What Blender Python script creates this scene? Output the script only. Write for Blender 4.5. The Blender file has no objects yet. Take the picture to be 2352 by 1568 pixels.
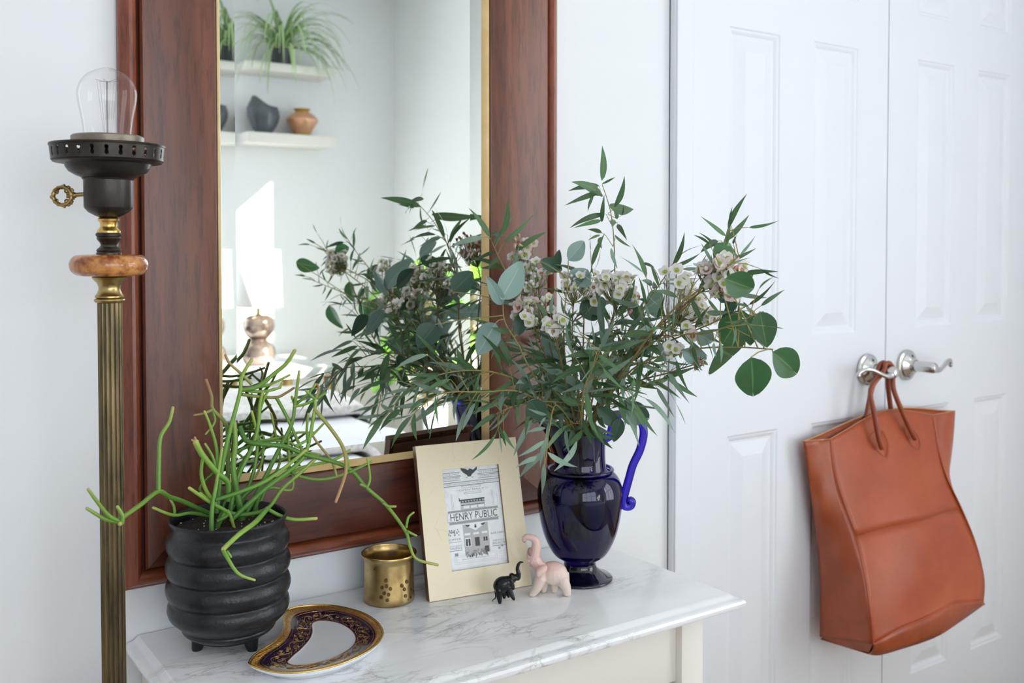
import bpy, bmesh, math, random
from mathutils import Vector, Matrix, Euler
random.seed(11)
R = math.radians
scene = bpy.context.scene
COL = scene.collection

# ---------------------------------------------------------------- camera
F, CXP, HOR = 2290.0, 1176.0, 560.0                 # focal length, centre and horizon in photo pixels
YAW, PITCH = R(34.4), R(1.7)
CAM = Vector((0.0, -1.366, 1.25))
PYC = HOR + F * math.tan(PITCH)
FW = Vector((math.sin(YAW) * math.cos(PITCH), math.cos(YAW) * math.cos(PITCH), -math.sin(PITCH)))
RT = Vector((math.cos(YAW), -math.sin(YAW), 0.0))
UP = RT.cross(FW)
cam_data = bpy.data.cameras.new('camera')
cam = bpy.data.objects.new('camera', cam_data)
COL.objects.link(cam)
cam_data.sensor_width = 36.0
cam_data.lens = F / 2352 * 36.0
cam_data.shift_y = (PYC - 784.0) / 2352.0
cam_data.clip_start = 0.02
cam.matrix_world = Matrix(((RT.x, UP.x, -FW.x, CAM.x), (RT.y, UP.y, -FW.y, CAM.y), (RT.z, UP.z, -FW.z, CAM.z), (0, 0, 0, 1)))
cam_data.dof.use_dof = True
cam_data.dof.focus_distance = 1.29
cam_data.dof.aperture_fstop = 6.6
scene.camera = cam

# ---------------------------------------------------------------- sky, sun, exposure
world = bpy.data.worlds.new('sky')
scene.world = world
world.use_nodes = True
bg = world.node_tree.nodes['Background']
bg.inputs[0].default_value = (0.86, 0.93, 1.0, 1)
bg.inputs[1].default_value = 4.0
sun_d = bpy.data.lights.new('sun', 'SUN')
sun_d.energy = 44.0
sun_d.angle = R(0.6)
sun_d.color = (1.0, 0.95, 0.86)
sun = bpy.data.objects.new('sun', sun_d)
COL.objects.link(sun)
sun.location = (5, 2, 4)
sun.rotation_euler = Vector((-0.53, -0.85, -0.46)).to_track_quat('-Z', 'Y').to_euler()
def portal(name, loc, rot, sx, sy):
    d = bpy.data.lights.new(name, 'AREA')
    d.shape = 'RECTANGLE'; d.size = sx; d.size_y = sy
    d.cycles.is_portal = True
    o = bpy.data.objects.new(name, d); COL.objects.link(o)
    o.location = loc; o.rotation_euler = rot
portal('window_daylight', (2.74, -1.80, 1.42), (0, R(90), 0), 1.84, 1.40)          # in the right-hand window
portal('window_daylight', (0.0, -3.78, 1.48), (R(90), 0, 0), 2.6, 1.76)            # in the unseen fill window added behind the camera
scene.view_settings.view_transform = 'Standard'
scene.view_settings.look = 'None'
scene.view_settings.gamma = 1.0
scene.view_settings.use_curve_mapping = False
scene.view_settings.exposure = 0.05
try:
    scene.cycles.use_denoising = True
    scene.cycles.max_bounces = 12
    scene.cycles.diffuse_bounces = 5
    scene.cycles.use_adaptive_sampling = True
    scene.cycles.adaptive_threshold = 0.03
    scene.cycles.transparent_max_bounces = 12
    scene.cycles.sample_clamp_indirect = 6.0
    scene.cycles.caustics_reflective = False
    scene.cycles.caustics_refractive = False
except Exception:
    pass

# ---------------------------------------------------------------- surveying: a photo pixel at a known plane -> a point of the room
def at(px, py, Y=None, Z=None, X=None, d=None):
    v = FW + RT * ((px - CXP) / F) - UP * ((py - PYC) / F)
    if Y is not None: t = (Y - CAM.y) / v.y
    elif Z is not None: t = (Z - CAM.z) / v.z
    elif X is not None: t = (X - CAM.x) / v.x
    else: t = d
    return CAM + v * t
MIRROR_Y = -0.012
def seen_in_mirror(px, py, **k):                      # the real place of something the mirror shows
    p = at(px, py, **k)
    return Vector((p.x, 2 * MIRROR_Y - p.y, p.z))

# ---------------------------------------------------------------- object helpers
ORG = {}
def finish_mesh(me, smooth=True, angle=35):
    me.validate(); me.update()
    if smooth:
        me.polygons.foreach_set('use_smooth', [True] * len(me.polygons))
        try: me.set_sharp_from_angle(angle=R(angle))
        except Exception: pass
def link(o, parent=None):
    COL.objects.link(o)
    if parent is not None: o.parent = parent
    return o
def tag(o, label=None, cat=None, group=None, kind=None):
    if label: o['label'] = label
    if cat: o['category'] = cat
    if group: o['group'] = group
    if kind: o['kind'] = kind
    return o
def thing(name, loc, label, cat, group=None):
    o = bpy.data.objects.new(name, None)
    o.empty_display_size = 0.02
    COL.objects.link(o); o.location = loc
    ORG[o] = Vector(loc)
    return tag(o, label, cat, group)
def mesh_obj(name, verts, faces, mat, parent=None, origin=None, smooth=True, angle=35, uvs=None, midx=None):
    """verts in room coordinates; the object keeps its origin at its thing's base"""
    org = ORG[parent] if parent is not None else Vector(origin if origin is not None else (0, 0, 0))
    me = bpy.data.meshes.new(name)
    me.from_pydata([tuple(Vector(v) - org) for v in verts], [], [tuple(f) for f in faces])
    for m in (mat if isinstance(mat, (list, tuple)) else [mat]): me.materials.append(m)
    if midx: me.polygons.foreach_set('material_index', midx)
    if uvs:
        uvl = me.uv_layers.new(name='UVMap')
        for lp in me.loops: uvl.data[lp.index].uv = uvs[lp.vertex_index]
    finish_mesh(me, smooth, angle)
    o = bpy.data.objects.new(name, me)
    link(o, parent)
    if parent is None: o.location = org
    ORG[o] = org
    return o
def part(name, vf, mat, parent, **k):
    return mesh_obj(name, vf[0], vf[1], mat, parent, **k)
def join(*vfs):
    V, Fc = [], []
    for v, f in vfs:
        n = len(V); V += list(v); Fc += [tuple(i + n for i in q) for q in f]
    return V, Fc
def inst(name, me, matrix, parent):
    """a shared mesh placed with a room-space matrix under its thing"""
    o = bpy.data.objects.new(name, me)
    link(o, parent)
    m = matrix.copy(); m.translation = m.translation - ORG[parent]
    o.matrix_local = m
    ORG[o] = ORG[parent]
    return o
def frame_m(p, fwd, nrm, s=1.0, sy=None, sz=None):
    """matrix: local x along fwd, local z close to nrm"""
    x = Vector(fwd).normalized(); z = Vector(nrm); z = z - x * z.dot(x)
    if z.length < 1e-6: z = x.orthogonal()
    z.normalize(); y = z.cross(x)
    sy = s if sy is None else sy; sz = s if sz is None else sz
    return Matrix(((x.x * s, y.x * sy, z.x * sz, p[0]), (x.y * s, y.y * sy, z.y * sz, p[1]), (x.z * s, y.z * sy, z.z * sz, p[2]), (0, 0, 0, 1)))

# ---------------------------------------------------------------- shapes: each returns (verts, faces)
def box(x0, x1, y0, y1, z0, z1, bev=0.0, seg=2):
    bm = bmesh.new()
    bmesh.ops.create_cube(bm, size=1.0)
    for v in bm.verts:
        v.co = Vector(((x0 + x1) / 2 + v.co.x * (x1 - x0), (y0 + y1) / 2 + v.co.y * (y1 - y0), (z0 + z1) / 2 + v.co.z * (z1 - z0)))
    if bev > 0:
        bmesh.ops.bevel(bm, geom=bm.edges[:], offset=bev, segments=seg, affect='EDGES', profile=0.5)
    return from_bm(bm)
def from_bm(bm):
    bm.verts.ensure_lookup_table(); bm.verts.index_update()
    V = [v.co.copy() for v in bm.verts]; Fc = [[v.index for v in f.verts] for f in bm.faces]
    bm.free(); return V, Fc
def lathe(prof, c, n=48, close=False, cap=True):
    V, Fc = [], []
    m = len(prof)
    for r, z in prof:
        for k in range(n):
            a = 2 * math.pi * k / n
            V.append(Vector((c[0] + r * math.cos(a), c[1] + r * math.sin(a), z)))
    for i in range(m if close else m - 1):
        j = (i + 1) % m
        for k in range(n):
            q = (k + 1) % n
            Fc.append((i * n + k, i * n + q, j * n + q, j * n + k))
    if cap and not close:
        if prof[0][0] > 1e-6: Fc.append(tuple(range(n))[::-1])
        if prof[-1][0] > 1e-6: Fc.append(tuple((m - 1) * n + k for k in range(n)))
    return V, Fc
def smooth_pts(pts, sub=6):
    """Catmull-Rom through points (Vectors, or tuples of any length)"""
    P = [tuple(p) for p in pts]
    if len(P) < 3: 
        return [Vector(P[0]).lerp(Vector(P[1]), i / sub) for i in range(sub + 1)] if len(P[0]) == 3 else P
    out = []
    for i in range(len(P) - 1):
        p0 = P[max(i - 1, 0)]; p1 = P[i]; p2 = P[i + 1]; p3 = P[min(i + 2, len(P) - 1)]
        for s in range(sub):
            t = s / sub
            out.append(tuple(0.5 * ((2 * b) + (-a + c) * t + (2 * a - 5 * b + 4 * c - d) * t * t + (-a + 3 * b - 3 * c + d) * t ** 3) for a, b, c, d in zip(p0, p1, p2, p3)))
    out.append(P[-1])
    return [Vector(o) if len(o) == 3 else o for o in out]
def tube(pts, rad, n=8, close_ends=True, round_tip=False):
    pts = [Vector(p) for p in pts]
    m = len(pts)
    rr = [rad] * m if isinstance(rad, (int, float)) else (list(rad) if len(rad) == m else [rad[0] + (rad[-1] - rad[0]) * i / (m - 1) for i in range(m)])
    if round_tip:
        tdir = (pts[-1] - pts[-2]).normalized()
        pts = pts + [pts[-1] + tdir * rr[-1] * 0.6]; rr = rr + [rr[-1] * 0.55]; m += 1
    V, Fc = [], []
    t0 = (pts[1] - pts[0]).normalized(); nrm = t0.orthogonal().normalized()
    for i in range(m):
        t = (pts[min(i + 1, m - 1)] - pts[max(i - 1, 0)])
        t = t.normalized() if t.length > 1e-9 else t0
        nrm = nrm - t * nrm.dot(t)
        if nrm.length < 1e-6: nrm = t.orthogonal()
        nrm.normalize(); b = t.cross(nrm)
        for k in range(n):
            a = 2 * math.pi * k / n
            V.append(pts[i] + (nrm * math.cos(a) + b * math.sin(a)) * rr[i])
    for i in range(m - 1):
        for k in range(n):
            q = (k + 1) % n
            Fc.append((i * n + k, i * n + q, (i + 1) * n + q, (i + 1) * n + k))
    if close_ends:
        Fc.append(tuple(range(n))[::-1]); Fc.append(tuple((m - 1) * n + k for k in range(n)))
    return V, Fc
def ball(c, r, n=12, m=8, rot=None):
    r = (r, r, r) if isinstance(r, (int, float)) else r
    V, Fc = [], []
    M3 = rot if rot is not None else Matrix.Identity(3)
    V.append(Vector(c) + M3 @ Vector((0, 0, r[2])))
    for i in range(1, m):
        th = math.pi * i / m
        for k in range(n):
            a = 2 * math.pi * k / n
            V.append(Vector(c) + M3 @ Vector((r[0] * math.sin(th) * math.cos(a), r[1] * math.sin(th) * math.sin(a), r[2] * math.cos(th))))
    V.append(Vector(c) + M3 @ Vector((0, 0, -r[2])))
    for k in range(n): Fc.append((0, 1 + k, 1 + (k + 1) % n))
    for i in range(m - 2):
        for k in range(n):
            a, b = 1 + i * n + k, 1 + i * n + (k + 1) % n
            Fc.append((a, a + n, b + n, b))
    e = len(V) - 1
    for k in range(n): Fc.append((e, e - n + (k + 1) % n, e - n + k))
    return V, Fc
def grid(P):
    """rows of points -> surface"""
    n = len(P[0]); V = [Vector(p) for row in P for p in row]
    return V, [(i * n + k, i * n + k + 1, (i + 1) * n + k + 1, (i + 1) * n + k) for i in range(len(P) - 1) for k in range(n - 1)]
def thicken(o, t, offset=-1.0):
    m = o.modifiers.new('thickness', 'SOLIDIFY'); m.thickness = t; m.offset = offset
    return o

# ---------------------------------------------------------------- materials
def base_mat(name):
    m = bpy.data.materials.new(name); m.use_nodes = True
    nt = m.node_tree
    return m, nt, nt.nodes['Principled BSDF']
def N(nt, typ, **k):
    n = nt.nodes.new(typ)
    for a, v in k.items(): setattr(n, a, v)
    return n
def setin(n, **k):
    for a, v in k.items(): n.inputs[a.replace('_', ' ')].default_value = v
def ramp(nt, fac, stops):
    n = nt.nodes.new('ShaderNodeValToRGB')
    e = n.color_ramp.elements
    while len(e) < len(stops): e.new(0.5)
    for el, (p, c) in zip(e, stops): el.position = p; el.color = (*c, 1) if len(c) == 3 else c
    nt.links.new(fac, n.inputs[0]); return n.outputs[0]
def mat(name, color, rough=0.5, metal=0.0, color2=None, nscale=20, stretch=(1, 1, 1), bump=0.0, bscale=200, spec=0.5, coat=0.0, subsurf=0.0, trans=0.0, ior=1.5, lo=0.35, hi=0.65, detail=5):
    m, nt, b = base_mat(name)
    setin(b, Base_Color=(*color, 1), Roughness=rough, Metallic=metal, IOR=ior)
    b.inputs['Specular IOR Level'].default_value = spec
    b.inputs['Coat Weight'].default_value = coat
    b.inputs['Transmission Weight'].default_value = trans
    if subsurf: 
        b.inputs['Subsurface Weight'].default_value = subsurf
        b.inputs['Subsurface Radius'].default_value = (0.01, 0.006, 0.004)
        b.inputs['Subsurface Scale'].default_value = 0.5
    if color2 is not None or bump:
        tc = N(nt, 'ShaderNodeTexCoord'); mp = N(nt, 'ShaderNodeMapping')
        mp.inputs['Scale'].default_value = stretch
        nt.links.new(tc.outputs['Object'], mp.inputs[0])
    if color2 is not None:
        nz = N(nt, 'ShaderNodeTexNoise'); setin(nz, Scale=nscale, Detail=detail, Roughness=0.6)
        nt.links.new(mp.outputs[0], nz.inputs['Vector'])
        nt.links.new(ramp(nt, nz.outputs['Fac'], [(lo, color), (hi, color2)]), b.inputs['Base Color'])
    if bump:
        n2 = N(nt, 'ShaderNodeTexNoise'); setin(n2, Scale=bscale, Detail=4)
        nt.links.new(mp.outputs[0], n2.inputs['Vector'])
        bp = N(nt, 'ShaderNodeBump'); setin(bp, Strength=bump, Distance=0.002)
        nt.links.new(n2.outputs['Fac'], bp.inputs['Height'])
        nt.links.new(bp.outputs[0], b.inputs['Normal'])
    return m
def uv_mat(name, stops, rough=0.5, axis=0, spec=0.5, noise=0.0, coat=0.0, translucent=0.0):
    """colour runs along the UV of the piece"""
    m, nt, b = base_mat(name)
    setin(b, Roughness=rough); b.inputs['Specular IOR Level'].default_value = spec; b.inputs['Coat Weight'].default_value = coat
    uv = N(nt, 'ShaderNodeUVMap'); sp = N(nt, 'ShaderNodeSeparateXYZ')
    nt.links.new(uv.outputs[0], sp.inputs[0])
    col = ramp(nt, sp.outputs[axis], stops)
    if noise:
        oi = N(nt, 'ShaderNodeObjectInfo'); hs = N(nt, 'ShaderNodeHueSaturation')
        mr = N(nt, 'ShaderNodeMapRange'); setin(mr, To_Min=1 - noise, To_Max=1 + noise)
        nt.links.new(oi.outputs['Random'], mr.inputs['Value'])
        nt.links.new(mr.outputs[0], hs.inputs['Value']); nt.links.new(col, hs.inputs['Color']); col = hs.outputs[0]
    nt.links.new(col, b.inputs['Base Color'])
    if translucent:
        tr = N(nt, 'ShaderNodeBsdfTranslucent'); mx = N(nt, 'ShaderNodeMixShader'); mx.inputs[0].default_value = translucent
        nt.links.new(col, tr.inputs[0])
        nt.links.new(b.outputs[0], mx.inputs[1]); nt.links.new(tr.outputs[0], mx.inputs[2])
        nt.links.new(mx.outputs[0], nt.nodes['Material Output'].inputs[0])
    return m

def wood_mat(name, c1, c2, c3, horizontal=False, rough=0.34):
    m, nt, b = base_mat(name)
    setin(b, Roughness=rough); b.inputs['Coat Weight'].default_value = 0.28; b.inputs['Coat Roughness'].default_value = 0.28; b.inputs['Specular IOR Level'].default_value = 0.4
    tc = N(nt, 'ShaderNodeTexCoord'); mp = N(nt, 'ShaderNodeMapping')
    mp.inputs['Scale'].default_value = (1.6, 10, 14) if horizontal else (14, 10, 1.6)
    nt.links.new(tc.outputs['Object'], mp.inputs[0])
    n1 = N(nt, 'ShaderNodeTexNoise'); setin(n1, Scale=1.0, Detail=6, Roughness=0.6, Distortion=1.2)
    nt.links.new(mp.outputs[0], n1.inputs['Vector'])
    n2 = N(nt, 'ShaderNodeTexNoise'); setin(n2, Scale=12.0, Detail=5, Roughness=0.7)
    nt.links.new(mp.outputs[0], n2.inputs['Vector'])
    c = ramp(nt, n1.outputs['Fac'], [(0.30, c1), (0.5, c2), (0.72, c3)])
    g = ramp(nt, n2.outputs['Fac'], [(0.36, (0.45, 0.42, 0.42)), (0.52, (1, 1, 1))])
    mx = N(nt, 'ShaderNodeMix', data_type='RGBA', blend_type='MULTIPLY'); mx.inputs[0].default_value = 0.75
    nt.links.new(c, mx.inputs[6]); nt.links.new(g, mx.inputs[7])
    nt.links.new(mx.outputs[2], b.inputs['Base Color'])
    bp = N(nt, 'ShaderNodeBump'); setin(bp, Strength=0.12, Distance=0.001)
    nt.links.new(n2.outputs['Fac'], bp.inputs['Height']); nt.links.new(bp.outputs[0], b.inputs['Normal'])
    return m
def marble_mat(name):
    m, nt, b = base_mat(name)
    setin(b, Roughness=0.16)
    tc = N(nt, 'ShaderNodeTexCoord')
    mp = N(nt, 'ShaderNodeMapping'); mp.inputs['Rotation'].default_value = (0.3, 0.2, R(38)); mp.inputs['Scale'].default_value = (1, 2.2, 1)
    nt.links.new(tc.outputs['Object'], mp.inputs[0])
    def vein(scale, width, off, dist):
        mo = N(nt, 'ShaderNodeMapping'); mo.inputs['Location'].default_value = (off, off * 0.7, 0)
        nt.links.new(mp.outputs[0], mo.inputs[0])
        nz = N(nt, 'ShaderNodeTexNoise'); setin(nz, Scale=scale, Detail=8, Roughness=0.62, Distortion=dist)
        nt.links.new(mo.outputs[0], nz.inputs['Vector'])
        s = N(nt, 'ShaderNodeMath', operation='SUBTRACT'); s.inputs[1].default_value = 0.5
        a = N(nt, 'ShaderNodeMath', operation='ABSOLUTE')
        nt.links.new(nz.outputs['Fac'], s.inputs[0]); nt.links.new(s.outputs[0], a.inputs[0])
        return ramp(nt, a.outputs[0], [(0.0, (1, 1, 1)), (width, (0.25, 0.25, 0.25)), (width * 3.5, (0, 0, 0))])
    v1 = vein(3.2, 0.010, 0.0, 0.6); v2 = vein(7.0, 0.012, 3.1, 0.9)
    k = N(nt, 'ShaderNodeTexNoise'); setin(k, Scale=5.0, Detail=3)
    nt.links.new(tc.outputs['Object'], k.inputs['Vector'])
    kk = ramp(nt, k.outputs['Fac'], [(0.47, (0, 0, 0)), (0.60, (1, 1, 1))])
    def mul(a, bb, f=1.0):
        n = N(nt, 'ShaderNodeMix', data_type='RGBA', blend_type='MULTIPLY'); n.inputs[0].default_value = f
        nt.links.new(a, n.inputs[6]); nt.links.new(bb, n.inputs[7]); return n.outputs[2]
    veins = N(nt, 'ShaderNodeMix', data_type='RGBA', blend_type='ADD'); veins.inputs[0].default_value = 1.0
    nt.links.new(mul(v1, kk), veins.inputs[6]); nt.links.new(mul(v2, kk), veins.inputs[7])
    cl = N(nt, 'ShaderNodeTexNoise'); setin(cl, Scale=4.5, Detail=6, Roughness=0.6)
    nt.links.new(mp.outputs[0], cl.inputs['Vector'])
    cc = ramp(nt, cl.outputs['Fac'], [(0.38, (0.92, 0.92, 0.92)), (0.66, (0.80, 0.805, 0.82))])
    fin = N(nt, 'ShaderNodeMix', data_type='RGBA')
    sc = N(nt, 'ShaderNodeMath', operation='MULTIPLY'); sc.inputs[1].default_value = 0.62
    nt.links.new(veins.outputs[2], sc.inputs[0]); nt.links.new(sc.outputs[0], fin.inputs[0])
    nt.links.new(cc, fin.inputs[6]); fin.inputs[7].default_value = (0.36, 0.345, 0.34, 1)
    nt.links.new(fin.outputs[2], b.inputs['Base Color'])
    return m
def clear_glass(name, tint=(1, 1, 1)):
    m, nt, b = base_mat(name)
    nt.nodes.remove(b)
    tr = N(nt, 'ShaderNodeBsdfTransparent'); tr.inputs[0].default_value = (*tint, 1)
    gl = N(nt, 'ShaderNodeBsdfGlossy'); gl.inputs['Roughness'].default_value = 0.02
    lw = N(nt, 'ShaderNodeLayerWeight'); lw.inputs[0].default_value = .5
    pw = N(nt, 'ShaderNodeMath', operation='POWER'); pw.inputs[1].default_value = 4.5
    fr = N(nt, 'ShaderNodeMath', operation='MULTIPLY_ADD'); fr.inputs[1].default_value = .55; fr.inputs[2].default_value = .035
    nt.links.new(lw.outputs['Facing'], pw.inputs[0]); nt.links.new(pw.outputs[0], fr.inputs[0])
    mx = N(nt, 'ShaderNodeMixShader')
    nt.links.new(fr.outputs[0], mx.inputs[0]); nt.links.new(tr.outputs[0], mx.inputs[1]); nt.links.new(gl.outputs[0], mx.inputs[2])
    nt.links.new(mx.outputs[0], nt.nodes['Material Output'].inputs[0])
    return m

WALL = mat('wall_paint', (0.82, 0.835, 0.85), 0.6, bump=0.05, bscale=300)
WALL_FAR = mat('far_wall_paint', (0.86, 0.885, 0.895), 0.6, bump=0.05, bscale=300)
CEIL = mat('ceiling_paint', (0.86, 0.86, 0.86), 0.7)
TRIM = mat('trim_paint', (0.79, 0.81, 0.85), 0.42)
DOORP = mat('door_paint', (0.79, 0.81, 0.85), 0.42, bump=0.04, bscale=60, )
FLOORW = wood_mat('floor_boards', (0.30, 0.19, 0.11), (0.36, 0.23, 0.13), (0.42, 0.28, 0.17), True, 0.4)
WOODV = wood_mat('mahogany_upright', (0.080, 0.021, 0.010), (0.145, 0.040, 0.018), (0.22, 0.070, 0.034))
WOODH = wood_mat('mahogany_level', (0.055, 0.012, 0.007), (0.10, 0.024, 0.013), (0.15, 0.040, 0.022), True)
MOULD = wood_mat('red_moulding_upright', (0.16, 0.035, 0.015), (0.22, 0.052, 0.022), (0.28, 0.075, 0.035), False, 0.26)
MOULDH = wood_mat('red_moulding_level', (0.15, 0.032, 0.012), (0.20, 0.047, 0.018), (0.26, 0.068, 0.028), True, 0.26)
GILT = mat('gilt_slip', (0.62, 0.42, 0.17), 0.42, 0.35, (0.72, 0.52, 0.26), 18, bump=0.1, bscale=120)
DARKGAP = mat('dark_rebate', (0.02, 0.012, 0.008), 0.6)
MIRROR = mat('mirror_silver', (0.965, 0.985, 0.975), 0.0, 1.0)
MARBLE = marble_mat('white_marble')
CREAM = mat('cream_paint', (0.80, 0.76, 0.69), 0.45)
# ================================================================ the room
def struct(name, vf, m, label=None, parent=None, **k):
    o = mesh_obj(name, vf[0], vf[1], m, parent, smooth=k.pop('smooth', False), **k)
    if parent is None: tag(o, label, kind='structure')
    return o
XL, XR, YB, ZC = -1.9, 2.61, -3.64, 2.62
struct('floor', box(XL, XR, YB, 0.3, -0.1, 0), FLOORW, 'brown wooden floor of the bedroom')
struct('ceiling', box(XL, XR + .2, YB - .2, 0.3, ZC, ZC + .1), CEIL, 'white ceiling of the bedroom')
struct('wall_front', join(box(XL, 1.288, 0, 0.15, 0, ZC), box(1.288, 2.60, 0, 0.15, 2.045, ZC), box(2.60, XR + .15, 0, 0.15, 0, ZC), box(1.288, 2.60, 0.12, 0.16, 0, 2.045)), WALL, 'pale grey wall behind the mirror and table')
struct('wall_left', box(XL - .15, XL, YB - .15, .15, 0, ZC), WALL, 'pale wall at the left of the room')
def wall_with_hole(axis, c0, c1, a0, a1, h0, h1, z0, z1):
    def bb(p, q, r, s):
        return box(c0, c1, p, q, r, s) if axis == 'x' else box(p, q, c0, c1, r, s)
    return join(bb(a0, h0, 0, ZC), bb(h1, a1, 0, ZC), bb(h0, h1, 0, z0), bb(h0, h1, z1, ZC))
struct('wall_right', wall_with_hole('x', XR, XR + .15, YB - .15, 0, -2.50, -1.10, 0.50, 2.34), WALL_FAR, 'pale wall with the big window')
struct('wall_back', wall_with_hole('y', YB - .15, YB, XL, XR, -1.30, 1.30, 0.60, 2.36), WALL_FAR, 'pale wall across the room with floating shelves')
def window(name, axis, c, h0, h1, z0, z1, label, nm):
    o = struct(name, (lambda s=0.05: join(*[box(c, c + .05, p, q, r, t) if axis == 'x' else box(p, q, c, c + .05, r, t)
        for p, q, r, t in ((h0, h0 + s, z0, z1), (h1 - s, h1, z0, z1), (h0 + s, h1 - s, z0, z0 + s), (h0 + s, h1 - s, z1 - s, z1))]))(), TRIM, label)
    for k in range(1, nm):
        p = h0 + (h1 - h0) * k / nm
        struct('mullion', box(c + .005, c + .045, p - .02, p + .02, z0, z1) if axis == 'x' else box(p - .02, p + .02, c + .005, c + .045, z0, z1), TRIM, parent=o)
    zz = (z0 + z1) / 2
    struct('meeting_rail', box(c + .01, c + .04, h0, h1, zz - .02, zz + .02) if axis == 'x' else box(h0, h1, c + .01, c + .04, zz - .02, zz + .02), TRIM, parent=o)
window('window_1', 'x', XR + .07, -2.50, -1.10, 0.50, 2.34, 'white sash window in the right wall', 2)
window('fill_window', 'y', YB - .12, -1.30, 1.30, 0.60, 2.36, 'white sash window in the far wall', 3)  # unseen window, added and sized to bring frontal fill light

# door casing
struct('trim_1', join(box(1.288, 1.337, -0.017, 0.0, 0, 2.095, .004), box(1.290, 1.298, -0.0195, -0.016, 0, 2.095, .002)), TRIM, 'white upright casing beside the double doors')
struct('trim_2', box(1.288, 2.61, -0.017, 0.0, 2.045, 2.095, .004), TRIM, 'white casing above the double doors')
struct('trim_3', box(2.565, 2.609, -0.017, 0.0, 0, 2.045, .004), TRIM, 'white upright casing in the room corner')
struct('baseboard_front', box(XL, 1.287, -0.014, 0.0, 0, 0.12, .004), TRIM, 'white baseboard under the mirror wall')

# six-panel door leaves
PZ = [(0.250, 0.873), (1.058, 1.672), (1.772, 1.950)]
def leaf(name, x0, x1, cols, label):
    xs = [x0, cols[0][0], cols[0][1], cols[1][0], cols[1][1], x1]
    zs = [0.008, PZ[0][0], PZ[0][1], PZ[1][0], PZ[1][1], PZ[2][0], PZ[2][1], 2.04]
    V, Fc = [], []
    def q(a, b, c, d):
        n = len(V); V.extend([a, b, c, d]); Fc.append((n, n + 1, n + 2, n + 3))
    for i in range(5):
        for j in range(7):
            if i in (1, 3) and j in (1, 3, 5): continue
            q((xs[i], 0, zs[j]), (xs[i + 1], 0, zs[j]), (xs[i + 1], 0, zs[j + 1]), (xs[i], 0, zs[j + 1]))
    for (xa, xb) in ((x0, x0), (x1, x1)): q((xa, 0, zs[0]), (xa, 0, zs[-1]), (xa, .035, zs[-1]), (xa, .035, zs[0]))
    q((x0, .035, zs[0]), (x1, .035, zs[0]), (x1, .035, zs[-1]), (x0, .035, zs[-1]))
    q((x0, 0, zs[0]), (x0, .035, zs[0]), (x1, .035, zs[0]), (x1, 0, zs[0]))
    q((x0, 0, zs[-1]), (x1, 0, zs[-1]), (x1, .035, zs[-1]), (x0, .035, zs[-1]))
    o = struct(name, (V, Fc), DOORP, label)
    prof = [(0, 0), (.003, .0035), (.007, .0045), (.010, .0070), (.013, .0105), (.017, .0110), (.020, .0100), (.043, .0018), (.0445, .0010)]
    prof = [(d, y * .72) for d, y in prof]
    for (pa, pb) in cols:
        for (za, zb) in PZ:
            V, Fc = [], []
            for d, y in prof: V += [(pa + d, y, za + d), (pb - d, y, za + d), (pb - d, y, zb - d), (pa + d, y, zb - d)]
            for r in range(len(prof) - 1):
                for k in range(4): Fc.append((r * 4 + k, r * 4 + (k + 1) % 4, r * 4 + 4 + (k + 1) % 4, r * 4 + 4 + k))
            n = (len(prof) - 1) * 4; Fc.append((n, n + 1, n + 2, n + 3))
            struct('panel', (V, Fc), DOORP, parent=o)
    return o
door_l = leaf('door_1', 1.3405, 1.9480, [(1.4465, 1.5925), (1.697, 1.8425)], 'white six-panel door that the leather tote hangs on')
door_r = leaf('door_2', 1.9515, 2.5600, [(2.058, 2.2035), (2.305, 2.4485)], 'white six-panel door with the bare lever handle')
NICKEL = mat('satin_nickel', (0.62, 0.61, 0.59), 0.22, 1.0)
BLACKHOLE = mat('keyhole_black', (0.01, 0.01, 0.012), 0.5)
def lever(door, x, z, s):
    """rosette, spindle out into the room, S-curved lever running s (+1 right, -1 left)"""
    pr = [(0.0, -.001), (.0345, -.001), (.0352, -.004), (.0345, -.0065), (.0300, -.0085), (.0290, -.010), (.0285, -.0115), (.022, -.017), (.0165, -.0205), (.0155, -.024), (.0150, -.026), (0, -.026)]
    V, Fc = lathe([(r, y) for r, y in pr], (0, 0), 40, cap=False)
    V = [Vector((x + v.x, v.z, z + v.y)) for v in V]
    h = part('lever_handle', (V, Fc), NICKEL, door, angle=25)
    h['label'] = 'satin nickel door lever'
    pr = [(0, -.024), (.0118, -.024), (.0122, -.030), (.0128, -.066), (.0120, -.072), (.0085, -.0765), (.003, -.0780), (0, -.0781)]
    V, Fc = lathe([(r, y) for r, y in pr], (0, 0), 28, cap=False)
    part('spindle', ([Vector((x + v.x, v.z, z + v.y)) for v in V], Fc), NICKEL, h, angle=25)
    path = [(x + s * .002, -.068, z - .002), (x + s * .012, -.068, z - .006), (x + s * .026, -.068, z - .006), (x + s * .045, -.066, z + .001), (x + s * .064, -.062, z + .009), (x + s * .080, -.058, z + .011), (x + s * .092, -.053, z + .006), (x + s * .096, -.050, z - .001)]
    pp = smooth_pts([Vector(p) for p in path], 5)
    rr = [.0085 + (.0048 - .0085) * min(1, i / (len(pp) * .35)) for i in range(len(pp))]
    V, Fc = tube(pp, rr, 10)
    part('lever', (V, Fc), NICKEL, h, angle=50)
    part('lever_tip', ball(path[-1], (.0055, .0060, .0065), 10, 8), NICKEL, h)
    part('pin_hole', ball((x + s * .0, -.0165, z + .021), (.0022, .003, .0035), 8, 6), BLACKHOLE, h)
HX1, HX2, HZ = 1.882, 2.026, 0.974
lever(door_l, HX1, HZ, -1)
lever(door_r, HX2, HZ, 1)

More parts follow.
